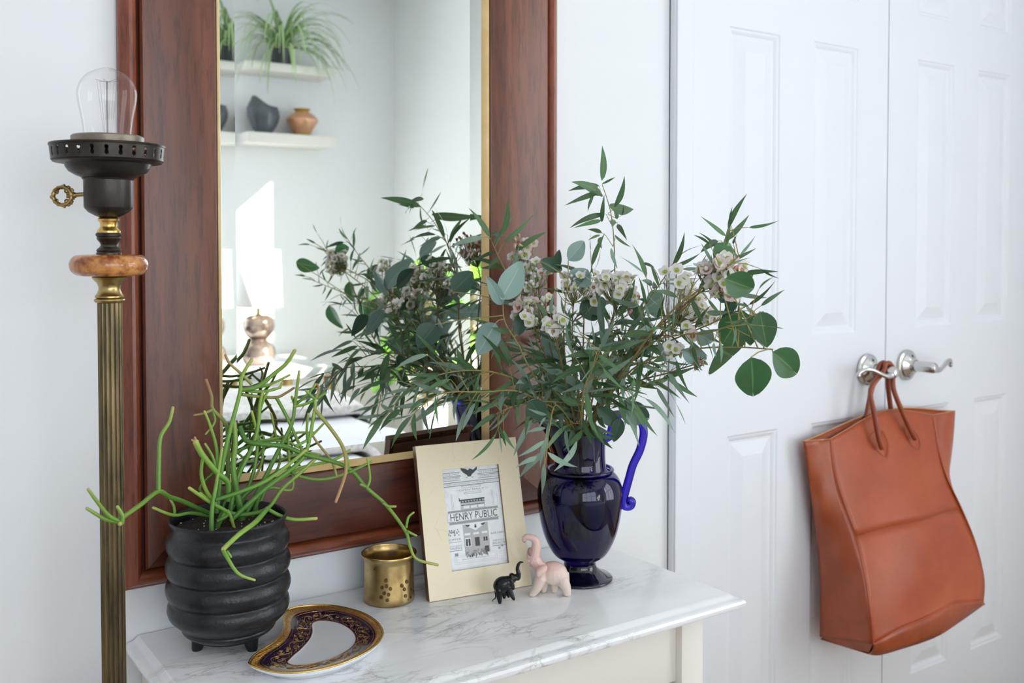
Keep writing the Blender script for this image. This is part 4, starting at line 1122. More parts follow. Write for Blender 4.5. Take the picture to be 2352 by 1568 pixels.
# ================================================================ leaf, flower and bud meshes shared by the bouquet
def leaf_mesh(name, m, width, curl, twist=0.0, sickle=0.0, rounded=False, nx=9, ny=4, cup=0.0, notch=0.0):
    """unit-length leaf along +x"""
    V, Fc, uv = [], [], []
    for i in range(nx + 1):
        t = i / nx
        if rounded:
            th_ = math.pi * t
            w = math.sin(th_) ** .62 * (1.0 + .22 * math.cos(th_)) if 0 < t < 1 else 0.0
            w = max(w, .015)
        else:
            w = max(.03, (math.sin(math.pi * t ** .80)) ** .85 * (1 - .25 * t))
        for j in range(ny + 1):
            s = j / ny * 2 - 1
            y = s * w * width / 2
            x = t
            if rounded and t > .6: x = t - notch * (1 - abs(s)) * (t - .6) * 2
            z = -curl * t * t + cup * abs(s) * w * width + twist * s * w * width * (t - .5)
            V.append((x, y + sickle * t * t, z)); uv.append((j / ny, t))
    n = ny + 1
    for i in range(nx):
        for j in range(ny): Fc.append((i * n + j, (i + 1) * n + j, (i + 1) * n + j + 1, i * n + j + 1))
    me = bpy.data.meshes.new(name); me.from_pydata(V, [], Fc); me.materials.append(m)
    l = me.uv_layers.new(name='UVMap')
    for lp_ in me.loops: l.data[lp_.index].uv = uv[lp_.vertex_index]
    finish_mesh(me, True, 180)
    return me
def leaf_mat(name, c, rib, tr=.25, rough=.42, noise=.28):
    return uv_mat(name, [(0, c), (.465, c), (.49, rib), (.51, rib), (.535, c), (1.0, c)], rough, 0, .45, noise, translucent=tr)
LG1 = leaf_mat('eucalyptus_dark', (.060, .13, .050), (.14, .22, .09))
LG2 = leaf_mat('eucalyptus_mid', (.11, .215, .095), (.22, .33, .14))
LG3 = leaf_mat('eucalyptus_silver', (.22, .33, .25), (.30, .42, .30))
RD1 = leaf_mat('silver_dollar_green', (.055, .155, .055), (.14, .28, .10), .38)
RD2 = leaf_mat('silver_dollar_silver', (.24, .36, .32), (.36, .47, .38), .2)
RD3 = leaf_mat('silver_dollar_dark', (.050, .115, .070), (.09, .17, .10), .25)
NARROW = []
for m_ in (LG1, LG1, LG2, LG2, LG2, LG3):
    for cu, si, w in ((.12, .17, .19), (.34, -.14, .17), (.02, .26, .16)):
        NARROW.append(leaf_mesh('narrow_leaf', m_, w, cu, .4, si))
SILVER = NARROW[-3:]
ROUND = {c: [leaf_mesh('round_leaf', m_, w, cu, .1, 0, True, 12, 6, .10, nt_) for w, cu, nt_ in ((.80, .10, .10), (.92, -.05, .0), (.70, .18, .14))] for c, m_ in (('g', RD1), ('s', RD2), ('d', RD3))}
def petal_mat(name, c):
    m, nt, b = base_mat(name); setin(b, Base_Color=(*c, 1), Roughness=.5)
    tr = N(nt, 'ShaderNodeBsdfTranslucent'); tr.inputs[0].default_value = (*c, 1)
    mx = N(nt, 'ShaderNodeMixShader'); mx.inputs[0].default_value = .35
    nt.links.new(b.outputs[0], mx.inputs[1]); nt.links.new(tr.outputs[0], mx.inputs[2]); nt.links.new(mx.outputs[0], nt.nodes['Material Output'].inputs[0])
    return m
PETAL = petal_mat('waxflower_petal', (.96, .93, .90))
PETALP = petal_mat('waxflower_pink_petal', (.94, .77, .75))
CENT = mat('waxflower_green_cup', (.46, .50, .08), .35)
CENTR = mat('waxflower_red_cup', (.46, .22, .14), .35)
BUDM = mat('waxflower_white_bud', (.80, .80, .72), .4)
BUDP = mat('waxflower_pink_bud', (.68, .28, .26), .4)
BUDG = mat('waxflower_green_calyx', (.42, .50, .22), .5)
def flower_mesh(pm, cm):
    V, Fc, mi = [], [], []
    def add(v, f, k):
        n = len(V); V.extend(v); Fc.extend([tuple(i + n for i in q) for q in f]); mi.extend([k] * len(f))
    for k in range(5):                                   # five cupped round petals, unit radius
        a = 2 * math.pi * k / 5
        rows = []
        for i in range(5):
            t = i / 4; w = math.sin(math.pi * (t * .80 + .14)) * .52
            rows.append([(Matrix.Rotation(a, 3, 'Z') @ Vector((.38 + .62 * t, s * w, .10 + .34 * t ** 1.3 + .10 * abs(s)))) for s in (-1, -.5, 0, .5, 1)])
        add(*grid(rows), 0)
    add(*lathe([(.46, .06), (.47, .13), (.40, .15), (.30, .05), (.0, .02)], (0, 0), 14, cap=False), 1)
    add(*lathe([(.0, -.60), (.09, -.55), (.20, -.30), (.40, .0), (.46, .07)], (0, 0), 10, cap=False), 2)
    add(*ball((0, 0, .12), (.09, .09, .12), 6, 5), 2)
    for k in range(10):
        a = 2 * math.pi * k / 10
        add(*ball((.38 * math.cos(a), .38 * math.sin(a), .17), .055, 5, 4), 0)
    me = bpy.data.meshes.new('waxflower'); me.from_pydata([tuple(v) for v in V], [], Fc)
    for m_ in (pm, cm, BUDG): me.materials.append(m_)
    me.polygons.foreach_set('material_index', mi); finish_mesh(me, True, 50)
    return me
def bud_mesh(bm_):
    V, Fc = join(ball((0, 0, .15), (.42, .42, .46), 10, 8), lathe([(.0, -.9), (.12, -.85), (.30, -.35), (.36, -.05), (.30, .0)], (0, 0), 10, cap=False))
    me = bpy.data.meshes.new('waxflower_bud'); me.from_pydata([tuple(v) for v in V], [], Fc)
    me.materials.append(bm_); me.materials.append(BUDG)
    me.polygons.foreach_set('material_index', [0 if i < 80 else 1 for i in range(len(Fc))]); finish_mesh(me)
    return me
FLOW = [flower_mesh(PETAL, CENT), flower_mesh(PETAL, CENTR), flower_mesh(PETAL, CENT), flower_mesh(PETALP, CENTR), flower_mesh(PETALP, CENT)]
BUDS = [bud_mesh(BUDM), bud_mesh(BUDP)]
STEMG = mat('eucalyptus_stem', (.26, .25, .07), .5, 0, (.34, .25, .09), 60)
STEMT = mat('waxflower_twig', (.22, .23, .08), .5, 0, (.30, .26, .12), 60)
STEMB = mat('woody_stem', (.19, .10, .05), .6, 0, (.27, .16, .08), 80)
rb = random.Random(21)
def rvec(): return Vector((rb.gauss(0, 1), rb.gauss(0, 1), rb.gauss(0, 1))).normalized()
MOUTH = PC + Vector((0, 0, .962))
def branch(name, label, group, pts, r0=.0022, r1=.0006, m=STEMG, low=.80):
    """a cut stem standing in the pitcher; pts = (px, py, Y) along it beyond the mouth"""
    P = [at(px, py, Y=Y) for px, py, Y in pts]
    d = (P[0] - MOUTH); d.z = 0
    if d.length > .026: d = d.normalized() * .026
    j = Vector((rb.uniform(-.008, .008), rb.uniform(-.008, .008), 0))
    base = PC + Vector((-d.x * .55, -d.y * .55, low)) + j
    mouth = MOUTH + d * .85 + j * .5
    S = smooth_pts([base, base.lerp(mouth, .55), mouth] + P, 7)
    S = [Vector((p.x, min(p.y, -.020), p.z)) for p in S]
    t = thing(name, base, label, 'branch' if 'eucalyptus' in name else 'flower stem', group)
    part('stem', tube(S, [r0, r1], 7), m, t, angle=80)
    return t, S[14:]
def along(S, t):
    x = t * (len(S) - 1); i = min(int(x), len(S) - 2)
    return S[i].lerp(S[i + 1], x - i), (S[i + 1] - S[max(i - 1, 0)]).normalized()
def put_leaf(t, me, base, tip, nrm, k=1.0):
    d = Vector(tip) - Vector(base)
    if base.y + d.y > -.018: d.y = -.018 - base.y
    return inst('leaf', me, frame_m(base, d, nrm, d.length, d.length * k, d.length), t)
VIEW = -FW
def willow(label, group, pts, n, L=(.045, .07), droop=.35, t0=.12, side=2, twigs=True, silver=.18):
    t, S = branch('eucalyptus_branch', label, group, pts)
    tw = []
    for i in range(n):
        u = t0 + (1 - t0) * (i + rb.uniform(-.3, .3)) / n
        u = max(.02, min(.995, u))
        p, tg = along(S, u)
        o = rvec(); o = (o - tg * o.dot(tg)).normalized()
        ln = rb.uniform(*L) * (1 - .30 * u)
        if twigs and rb.random() < .55:                      # leaf on its own twig
            tl = rb.uniform(.010, .045)
            q = p + (tg * .6 + o * .8) .normalized() * tl
            q.y = min(q.y, -.020)
            tw.append(tube([p, p.lerp(q, .5) + Vector((0, 0, .002)), q], [.0007, .0004], 5)); p = q
        d = (tg * rb.uniform(.3, .9) + o * rb.uniform(.5, 1.0) + Vector((0, 0, -droop * rb.uniform(.2, 1.3)))).normalized()
        me = rb.choice(SILVER) if rb.random() < silver else rb.choice(NARROW)
        nr = (VIEW * .6 + Vector((0, 0, .5)) + rvec() * .9)
        put_leaf(t, me, p, p + d * ln, nr, rb.uniform(.8, 1.15))
    p, tg = along(S, 1.0)
    put_leaf(t, rb.choice(NARROW), p, p + tg * L[0], VIEW + rvec() * .5)
    if tw: tag(part('twigs', join(*tw), STEMG, t), kind='stuff')
    return t, S
GW = 'narrow-leaved eucalyptus branches fanning out of the pitcher'
# (1) the tall sprig, leaf by leaf
t, S = branch('eucalyptus_branch', 'tall slim eucalyptus sprig rising highest above the bouquet', None, [(1405, 760, -.20), (1412, 620, -.235), (1405, 500, -.265), (1383, 423, -.285)], .0018, .0005)
def zq(x, y): return 1080 + x * .4527, 320 + y * .4527
def sprig_leaf(bx, by, tx, ty, me, Y=-.275, dY=0.0, k=1.0):
    put_leaf(t, me, at(*zq(bx, by), Y=Y), at(*zq(tx, ty), Y=Y + dY), VIEW + Vector((0, 0, .4)) + rvec() * .25, k * 1.15)
for a in ((668, 210, 702, 33, 6), (668, 225, 735, 200, 3), (665, 285, 549, 165, 6), (655, 235, 503, 225, 9), (672, 290, 622, 240, 3), (660, 265, 490, 318, 7), (625, 285, 580, 355, 9), (668, 420, 668, 305, 4), (700, 335, 857, 405, 6), (730, 345, 830, 210, 5),
          (680, 380, 498, 395, 8), (665, 410, 562, 430, 10), (668, 475, 600, 432, 6), (660, 485, 596, 497, 9), (665, 495, 628, 545, 8), (735, 485, 785, 555, 11), (715, 550, 728, 655, 15), (748, 430, 766, 463, 10), (770, 385, 790, 340, 5), (745, 405, 748, 345, 9), (735, 410, 702, 415, 9)):
    sprig_leaf(a[0], a[1], a[2], a[3], NARROW[a[4]], -.275 + rb.uniform(-.01, .01), rb.uniform(-.03, .03))
tag(part('twigs', join(*[tube([at(*zq(*q), Y=-.275) for q in pl_], [.0006, .0003], 5) for pl_ in (((672, 285), (660, 262), (655, 235)), ((715, 430), (690, 380), (680, 378)), ((725, 545), (690, 490), (665, 470)), ((700, 380), (740, 400), (770, 385)), ((700, 375), (720, 360), (732, 342)), ((725, 540), (735, 500), (735, 483)), ((718, 440), (745, 420), (748, 430)))]), STEMG, t), kind='stuff')
# (2) the drooping front sprig over the frame and pitcher
t, S = branch('eucalyptus_branch', 'pale eucalyptus sprig drooping in front of the pitcher and picture frame', None, [(1278, 930, -.235), (1262, 985, -.26), (1255, 1040, -.265), (1250, 1075, -.265)], .0014, .0006)
def zv(x, y): return 1200 + x * .2805, 930 + y * .2805
for a in ((205, 260, 105, 488, 15), (205, 385, 405, 575, 17), (180, 290, 15, 430, 16), (180, 385, -50, 540, 15), (175, 480, 182, 745, 16), (150, 430, -65, 440, 17), (190, 190, 45, 190, 15), (200, 80, 75, 60, 16), (190, 100, 110, 175, 17)):
    p = at(*zv(a[0], a[1]), Y=-.265); q = at(*zv(a[2], a[3]), Y=-.268)
    put_leaf(t, NARROW[a[4]], p, q, VIEW + Vector((0, 0, .3)) + rvec() * .2)
tag(part('twigs', join(*[tube([at(*zv(*q), Y=-.265) for q in pl_], [.0006, .0004], 5) for pl_ in (((195, 250), (180, 290)), ((200, 280), (230, 380)), ((195, 330), (180, 385)), ((180, 385), (178, 480)))]), STEMG, t), kind='stuff')
# (3) the fan of narrow-leaved branches
willow('narrow-leaved eucalyptus branch arching left over the picture frame', GW, [(1200, 880, -.17), (1080, 850, -.15), (960, 880, -.13), (880, 960, -.125)], 40, (.05, .075), .55)
willow('narrow-leaved eucalyptus branch with yellow twigs reaching low towards the mirror', GW, [(1210, 905, -.20), (1110, 900, -.19), (1010, 905, -.175), (945, 955, -.17)], 36, (.05, .07), .6)
willow('narrow-leaved eucalyptus branch curving up against the gilt mirror edge', GW, [(1240, 800, -.13), (1190, 680, -.10), (1150, 600, -.085), (1125, 545, -.08)], 26, (.055, .085), .25)
willow('dark narrow-leaved eucalyptus branch standing upright behind the white flowers', GW, [(1340, 780, -.19), (1345, 690, -.20), (1360, 610, -.21)], 24, (.05, .07), .2)
willow('dark narrow-leaved eucalyptus branch leaning towards the door trim', GW, [(1430, 790, -.27), (1490, 690, -.33), (1545, 610, -.37)], 34, (.05, .075), .25)
willow('narrow-leaved eucalyptus branch ending beside the pink flower clusters', GW, [(1450, 800, -.32), (1560, 720, -.42), (1640, 620, -.50), (1672, 525, -.54)], 30, (.045, .065), .2)
willow('narrow-leaved eucalyptus branch dipping low over the glass handle', GW, [(1400, 900, -.24), (1460, 890, -.29), (1520, 870, -.33)], 22, (.05, .075), .5)
willow('narrow-leaved eucalyptus branch running out towards the round green leaves', GW, [(1420, 830, -.27), (1520, 790, -.36), (1640, 740, -.46), (1720, 700, -.52)], 30, (.045, .065), .35)
willow('pale narrow-leaved eucalyptus branch fanning from the heart of the bouquet', GW, [(1350, 850, -.27), (1390, 780, -.30), (1420, 730, -.31)], 26, (.06, .085), .25, silver=.65)
LWS = ['dark narrow-leaved eucalyptus branch leaning left behind the pale round leaves', 'dark narrow-leaved eucalyptus branch under the cream waxflower blooms beside the mirror frame', 'dark narrow-leaved eucalyptus branch under the fullest white flower head', 'dark narrow-leaved eucalyptus branch upright at the very heart of the bouquet', 'dark narrow-leaved eucalyptus branch spreading low over the pitcher spout', 'dark narrow-leaved eucalyptus branch spreading above the pitcher handle', 'dark narrow-leaved eucalyptus branch at the back of the bouquet nearest the mirror', 'dark narrow-leaved eucalyptus branch at the front of the bouquet facing the room']
for lw_, pts_ in zip(LWS, ([(1270, 880, -.19), (1200, 800, -.17), (1150, 760, -.15)], [(1300, 880, -.21), (1280, 800, -.21), (1260, 740, -.20)], [(1370, 880, -.25), (1400, 820, -.28), (1440, 770, -.31)],
             [(1330, 900, -.22), (1320, 840, -.23), (1310, 790, -.23)], [(1260, 930, -.20), (1190, 930, -.20), (1140, 950, -.20)], [(1400, 910, -.26), (1450, 850, -.31), (1500, 830, -.35)], [(1300, 900, -.12), (1270, 820, -.08), (1250, 760, -.06)], [(1340, 900, -.30), (1360, 850, -.34), (1380, 800, -.37)])):
    willow(lw_, GW, pts_, 30, (.045, .07), .4, 0.0)
# fine drooping tips seen against the white room in the mirror
def tips(label, pts, n):
    willow(label, GW, pts, n, (.026, .042), .35, .35, silver=0)
tips('wispy small-leaved eucalyptus tip stretching out into the room', [(1480, 800, -.36), (1640, 760, -.52), (1740, 720, -.62)], 26)
tips('wispy small-leaved eucalyptus tip bending upward at the outer edge', [(1500, 760, -.40), (1640, 640, -.54), (1700, 585, -.58)], 22)

# silver-dollar eucalyptus: every round leaf placed
def dollar(label, pts, leaves, r0=.0018):
    t, S = branch('eucalyptus_branch', label, 'silver-dollar eucalyptus branches in the pitcher', pts, r0, .0008)
    tw = []
    for (bx, by, tx, ty, Y, c, v, k, tilt_) in leaves:
        p = at(bx, by, Y=Y); q = at(tx, ty, Y=Y + tilt_)
        s = min(S, key=lambda s_: (s_ - p).length)
        tw.append(tube([s, s.lerp(p, .6) + Vector((0, 0, .002)), p], [.0009, .0007], 5))
        L_ = (q - p).length
        put_leaf(t, ROUND[c][v], p, q, VIEW + rvec() * .22, k * .86)
    tag(part('leaf_stalks', join(*tw), STEMG, t), kind='stuff')
dollar('silver-dollar eucalyptus branch with bright green round leaves reaching towards the doors', [(1450, 850, -.32), (1580, 805, -.44), (1680, 797, -.52), (1775, 802, -.57)], [
    (1745, 715, 1760, 797, -.57, 'g', 1, .92, .0), (1725, 820, 1735, 920, -.59, 'g', 2, 1.2, .01), (1774, 808, 1846, 866, -.57, 'g', 2, .90, .0), (1700, 725, 1660, 790, -.52, 'g', 1, 1.05, .02), (1715, 730, 1725, 790, -.53, 'g', 0, .9, -.02), (1650, 800, 1690, 825, -.50, 'g', 0, 1.6, .02),
    (1665, 640, 1738, 668, -.61, 'g', 0, .85, .0), (1640, 600, 1685, 575, -.54, 'g', 1, 1.2, .0), (1655, 695, 1690, 640, -.50, 'd', 1, 1.0, .0), (1600, 765, 1645, 790, -.46, 's', 2, .95, .0), (1565, 805, 1628, 830, -.44, 's', 0, .62, .0), (1700, 650, 1660, 750, -.52, 'd', 2, .35, .03)])
dollar('silver-dollar eucalyptus branch with pale round leaves leaning over the frame', [(1225, 860, -.20), (1190, 790, -.19), (1160, 740, -.185), (1155, 690, -.185)], [
    (1138, 742, 1095, 816, -.185, 's', 1, .80, .0), (1150, 688, 1206, 596, -.19, 's', 2, .84, .0), (1152, 700, 1122, 638, -.185, 's', 2, .62, -.01), (1190, 770, 1200, 710, -.19, 'd', 2, .85, .0), (1215, 870, 1185, 905, -.20, 'd', 0, 1.0, .0), (1000, 745, 960, 800, -.12, 'd', 1, 1.0, .0), (1040, 670, 1085, 625, -.10, 'd', 1, .9, .0)])
dollar('silver-dollar eucalyptus branch with grey-green round leaves in front of the wall', [(1300, 840, -.20), (1295, 740, -.22), (1305, 640, -.23)], [
    (1305, 598, 1345, 552, -.23, 's', 0, .85, .0), (1318, 655, 1350, 620, -.22, 's', 1, 1.3, .0), (1275, 620, 1285, 572, -.18, 'd', 0, .6, .0), (1240, 600, 1300, 620, -.19, 'd', 2, .7, .0), (1250, 760, 1290, 800, -.18, 's', 1, .95, .0), (1290, 770, 1250, 850, -.17, 's', 1, .6, .0), (1330, 720, 1390, 690, -.22, 'd', 1, .9, .0), (1450, 800, 1500, 770, -.30, 'd', 1, 1.0, .0)])
dollar('silver-dollar eucalyptus branch hanging over the pitcher rim by the handle', [(1400, 930, -.23), (1425, 935, -.245)], [
    (1420, 935, 1498, 965, -.25, 'd', 0, .72, .0), (1425, 960, 1410, 1015, -.25, 'd', 2, .9, .0), (1215, 920, 1250, 960, -.21, 'd', 1, 1.0, .0), (1370, 935, 1430, 985, -.25, 'd', 2, .6, .0)])
dollar('silver-dollar eucalyptus branch with small dark leaves behind the white flowers', [(1440, 800, -.27), (1475, 740, -.29), (1490, 690, -.30)], [
    (1482, 710, 1520, 682, -.30, 'd', 1, .9, .02), (1478, 735, 1440, 700, -.29, 'd', 0, .8, .03), (1462, 765, 1502, 760, -.28, 's', 1, .8, .02)])

# waxflower
def waxflower(label, pts, clusters, seed):
    rr = random.Random(seed)
    t, S = branch('waxflower_stem', label, 'waxflower stems in the pitcher', pts, .0017, .0008, STEMB)
    need, tw = [], []
    def needles(P, n, L):
        for _ in range(n):
            p, tg = along(P, rr.uniform(.15, 1))
            o = Vector((rr.gauss(0, 1), rr.gauss(0, 1), rr.gauss(0, 1))); o = (o - tg * o.dot(tg)).normalized()
            q = p + (tg * .8 + o * .7).normalized() * rr.uniform(.5, 1) * L
            b = tg.cross(o).normalized() * .0005
            n0 = len(need)
            need.append(([p - b, p + b, p.lerp(q, .6) + b * 1.1, q, p.lerp(q, .6) - b * 1.1], [(0, 1, 2, 3, 4)]))
    needles(S, 46, .020)
    for cx, cy, Y, spread, nf, nb_, pink in clusters:
        c = at(cx, cy, Y=Y); nf = int(nf * 1.7 + .5); nb_ = int(nb_ * 1.2 + .5); spread *= 1.22
        root = min(S, key=lambda s_: (s_ - (c - Vector((0, 0, .03)))).length)
        for k in range(nf + nb_):
            off_ = Vector((rr.uniform(-1, 1), rr.uniform(-1, 1), rr.uniform(-.8, .9))) * spread
            p = c + off_
            p.y = min(p.y, -.024)
            mid = root.lerp(p, .55) + Vector((0, 0, -.004)) + off_ * .2
            tw.append(tube(smooth_pts([root, mid, p], 3), [.0007, .0004], 5))
            if k % 3 == 0: needles(smooth_pts([root, mid, p], 4), 7, .013)
            rad = (p - PC - Vector((0, 0, .85))).normalized()
            fc = Vector((VIEW.x, VIEW.y, .3)) if k % 5 < 3 else Vector((.1, .9, .45))     # most blooms face the room, some the glass
            up = off_.normalized() * .45 + rad * .35 + fc + Vector((rr.gauss(0, .35), rr.gauss(0, .35), rr.gauss(0, .35)))
            up.normalize()
            isf = k < nf
            s = rr.uniform(.0070, .0092) if isf else rr.uniform(.0048, .0068)
            me = (rr.choice(FLOW[3:]) if rr.random() < pink else rr.choice((FLOW[0], FLOW[0], FLOW[0], FLOW[1]))) if isf else (BUDS[1] if rr.random() < pink + .12 else BUDS[0])
            inst('flower' if isf else 'bud', me, frame_m(p, up.orthogonal(), up, s), t)
    tag(part('twigs', join(*tw), STEMT, t), kind='stuff')
    tag(part('needle_leaves', join(*need), LG1, t, smooth=False), kind='stuff')
waxflower('waxflower stem with pink-tipped buds in front of the mirror frame', [(1255, 790, -.12), (1225, 660, -.095), (1205, 600, -.09)], [(1200, 575, -.088, .012, 8, 9, .55), (1192, 556, -.09, .014, 0, 6, .8)], 1)
waxflower('waxflower stem with white blooms and round buds beside the pale eucalyptus leaf', [(1270, 820, -.18), (1245, 720, -.165), (1235, 650, -.16)], [(1235, 622, -.158, .014, 5, 8, .05), (1222, 655, -.16, .010, 2, 5, .1)], 2)
waxflower('short waxflower stem with cream blooms low beside the gilt edge', [(1265, 850, -.20), (1240, 780, -.19), (1215, 720, -.185)], [(1205, 708, -.185, .012, 7, 4, .35), (1215, 730, -.19, .007, 2, 1, .1)], 3)
waxflower('short waxflower stem with three open blooms at the heart of the bouquet', [(1300, 880, -.24), (1285, 810, -.25), (1275, 770, -.25)], [(1272, 745, -.25, .009, 5, 1, .0), (1268, 765, -.25, .005, 2, 0, .0)], 4)
waxflower('waxflower stem with a loose row of white blooms against the wall', [(1315, 820, -.20), (1315, 730, -.21), (1320, 680, -.215)], [(1305, 648, -.21, .010, 3, 4, .1), (1330, 650, -.215, .014, 7, 3, .05), (1356, 690, -.22, .008, 3, 0, .0), (1290, 660, -.21, .008, 1, 4, .1)], 5)
waxflower('waxflower stem with the fullest head of white open blooms', [(1370, 840, -.25), (1400, 750, -.285), (1415, 700, -.30)], [(1392, 650, -.29, .012, 8, 2, .05), (1425, 650, -.30, .015, 12, 2, .05), (1430, 680, -.30, .011, 6, 0, .05), (1455, 690, -.31, .008, 3, 1, .3), (1445, 715, -.31, .004, 0, 2, 1.)], 6)
waxflower('waxflower stem with the large pink-flushed cluster at its tip', [(1450, 810, -.33), (1560, 710, -.44), (1630, 655, -.52)], [(1650, 610, -.54, .012, 8, 4, .3), (1672, 635, -.55, .014, 12, 3, .65), (1665, 660, -.55, .012, 8, 2, .6), (1630, 622, -.53, .010, 5, 3, .2), (1690, 610, -.56, .007, 4, 2, .6)], 7)
waxflower('waxflower stem with a white cluster just below the pink-flushed one', [(1440, 830, -.31), (1530, 760, -.39), (1580, 720, -.43)], [(1585, 680, -.41, .011, 6, 3, .15), (1600, 705, -.415, .014, 11, 3, .2), (1622, 725, -.42, .010, 5, 1, .35), (1572, 712, -.41, .008, 2, 4, .5), (1592, 760, -.44, .006, 2, 2, .2)], 8)
waxflower('waxflower stem ending in a few pink buds low on the door side', [(1440, 890, -.31), (1540, 855, -.39), (1600, 835, -.44)], [(1610, 832, -.445, .008, 0, 7, .6)], 9)
waxflower('waxflower stem with white blooms facing the mirror glass', [(1290, 820, -.10), (1250, 730, -.07), (1210, 680, -.055)], [(1205, 640, -.05, .016, 9, 6, .1), (1240, 700, -.06, .014, 6, 4, .1)], 10)
waxflower('waxflower stem with drooping white blooms over the door trim', [(1460, 800, -.33), (1530, 770, -.40), (1560, 790, -.42)], [(1548, 800, -.42, .010, 4, 3, .1), (1560, 640, -.42, .012, 5, 4, .1)], 11)
# ================================================================ leather tote on the lever
LEA = mat('tan_leather', (.31, .050, .010), .40, 0, (.38, .072, .016), 9, bump=.18, bscale=140, spec=.5)
LEAD = mat('crinkled_tan_leather', (.27, .046, .010), .38, 0, (.35, .070, .017), 14, bump=.5, bscale=55, spec=.55)
LEAH = mat('handle_leather', (.22, .042, .012), .38, 0, (.28, .06, .018), 20)
EDGE = mat('raw_leather_edge', (.55, .27, .13), .55)
THREAD = mat('brown_thread', (.24, .055, .018), .6)
def rowpts(L): return [at(px, py, Y=Y) for px, py, Y in L]
FLs = smooth_pts(rowpts([(1907, 1008, -.048), (1913, 1080, -.058), (1930, 1145, -.076), (1962, 1230, -.106), (1985, 1320, -.135), (1997, 1400, -.152), (2005, 1478, -.160)]), 5)
BLs = smooth_pts(rowpts([(1846, 1013, -.030), (1858, 1090, -.030), (1868, 1165, -.030), (1879, 1250, -.030), (1885, 1330, -.030), (1886, 1400, -.030), (1885, 1462, -.030)]), 5)
FRs = smooth_pts(rowpts([(2142, 953, -.048), (2155, 1030, -.060), (2175, 1098, -.078), (2208, 1168, -.106), (2240, 1248, -.135), (2258, 1325, -.152), (2257, 1381, -.160)]), 5)
b0 = at(2192, 943, Y=-.030)
BRs = []
for i, p in enumerate(FRs):
    t_ = i / (len(FRs) - 1)
    BRs.append(Vector((b0.x - .105 * t_ ** 1.5, -.030, b0.z + (p.z - FRs[0].z) * (1 - .02))))
nrow = len(FLs)
TOPs = smooth_pts(rowpts([(1907, 1008, -.048), (1945, 986, -.046), (1985, 962, -.044), (2020, 947, -.043), (2045, 941, -.043), (2090, 944, -.044), (2142, 953, -.048)]), 5)
BOTs = smooth_pts(rowpts([(2005, 1478, -.160), (2030, 1464, -.166), (2070, 1441, -.168), (2110, 1425, -.168), (2150, 1406, -.168), (2190, 1383, -.166), (2257, 1381, -.160)]), 5)
def samp(C, t):
    x = t * (len(C) - 1); i = min(int(x), len(C) - 2); return C[i].lerp(C[i + 1], x - i)
def front(u, v):                                         # Coons patch
    S = samp(FLs, v) * (1 - u) + samp(FRs, v) * u
    S += (samp(TOPs, u) - FLs[0].lerp(FRs[0], u)) * (1 - v) ** 3 + (samp(BOTs, u) - FLs[-1].lerp(FRs[-1], u)) * v ** 4
    S.y -= .012 * math.sin(math.pi * u) * math.sin(math.pi * min(1, v * 1.15)) + .004 * math.sin(u * 9 + v * 5) * math.sin(math.pi * v)
    return S
tote = thing('leather_tote', Vector((1.86, -.09, .45)), 'tan brown leather tote bag hanging from the door lever', 'bag')
def fpanel(v0, v1, n=14): return grid([[front(u / 26, v0 + (v1 - v0) * j / n) for u in range(27)] for j in range(n + 1)])
VS = .50
thicken(part('upper_front', fpanel(0, VS), LEA, tote, angle=80), .002)
thicken(part('lower_front', fpanel(VS, 1), LEA, tote, angle=80), .002)
def gusset(A, B, fold):
    rows = []
    for i in range(nrow):
        t_ = i / (nrow - 1); row = []
        for k in range(13):
            s = k / 12
            p = A[i].lerp(B[i], s)
            f = fold * math.sin(math.pi * s) * max(0.0, math.sin(math.pi * min(1, t_ * 1.1))) ** .8
            p = p + Vector((f, 0, 0)) + Vector((.0022 * math.sin(t_ * 26 + s * 4), -.002 * math.sin(t_ * 19 + s * 7), 0)) * math.sin(math.pi * s)
            row.append(p)
        rows.append(row)
    return grid(rows)
thicken(part('side_gusset', gusset(BLs, FLs, -.010), LEAD, tote, angle=80), .002)
thicken(part('side_gusset', gusset(FRs, BRs, .006), LEA, tote, angle=80), .002)
BTOP = [samp(BLs, 0).lerp(BRs[0], k / 26) + Vector((0, 0, (TOPs[int(len(TOPs) / 2)].z - .5 * (BLs[0].z + BRs[0].z)) * max(0.0, math.sin(math.pi * k / 26)) ** 1.3)) for k in range(27)]
def back():
    rows = []
    for j in range(15):
        v = j / 14
        row = []
        for k in range(27):
            u = k / 26
            p = samp(BLs, v).lerp(samp(BRs, v), u)
            p.z += (BTOP[k].z - BLs[0].lerp(BRs[0], u).z) * (1 - v) ** 2
            row.append(Vector((p.x, -.0285, p.z)))
        rows.append(row)
    return grid(rows)
thicken(part('back_panel', back(), LEA, tote, angle=80), .002, 0)
OUTL = smooth_pts(rowpts([(1995, 1500, -.135), (2020, 1502, -.150), (2070, 1488, -.156), (2120, 1472, -.156), (2160, 1455, -.156), (2205, 1425, -.153), (2258, 1388, -.140)]), 5)
def base_panel():
    rows = []
    for s in [i / 10 for i in range(11)]:
        row = []
        for k in range(27):
            u = k / 26
            a, b, c = samp(BOTs, u), samp(OUTL, u), BLs[-1].lerp(BRs[-1], u) + Vector((0, 0, -.004))
            if s < .4: row.append(a.lerp(b, s / .4) + Vector((0, -.004 * math.sin(math.pi * s / .4), 0)))
            else: row.append(b.lerp(c, (s - .4) / .6))
        rows.append(row)
    return grid(rows)
thicken(part('base', base_panel(), LEAD, tote, angle=80), .002)
part('base_corner', grid([[samp(BOTs, 0).lerp(samp(OUTL, 0), s) .lerp(FLs[-1].lerp(BLs[-1], k / 8) + Vector((0, 0, -.014 * s * math.sin(math.pi * k / 8))), 1 if s == 0 else (k / 8)) for k in range(9)] for s in (0, .5, 1)]), LEAD, tote, angle=80)
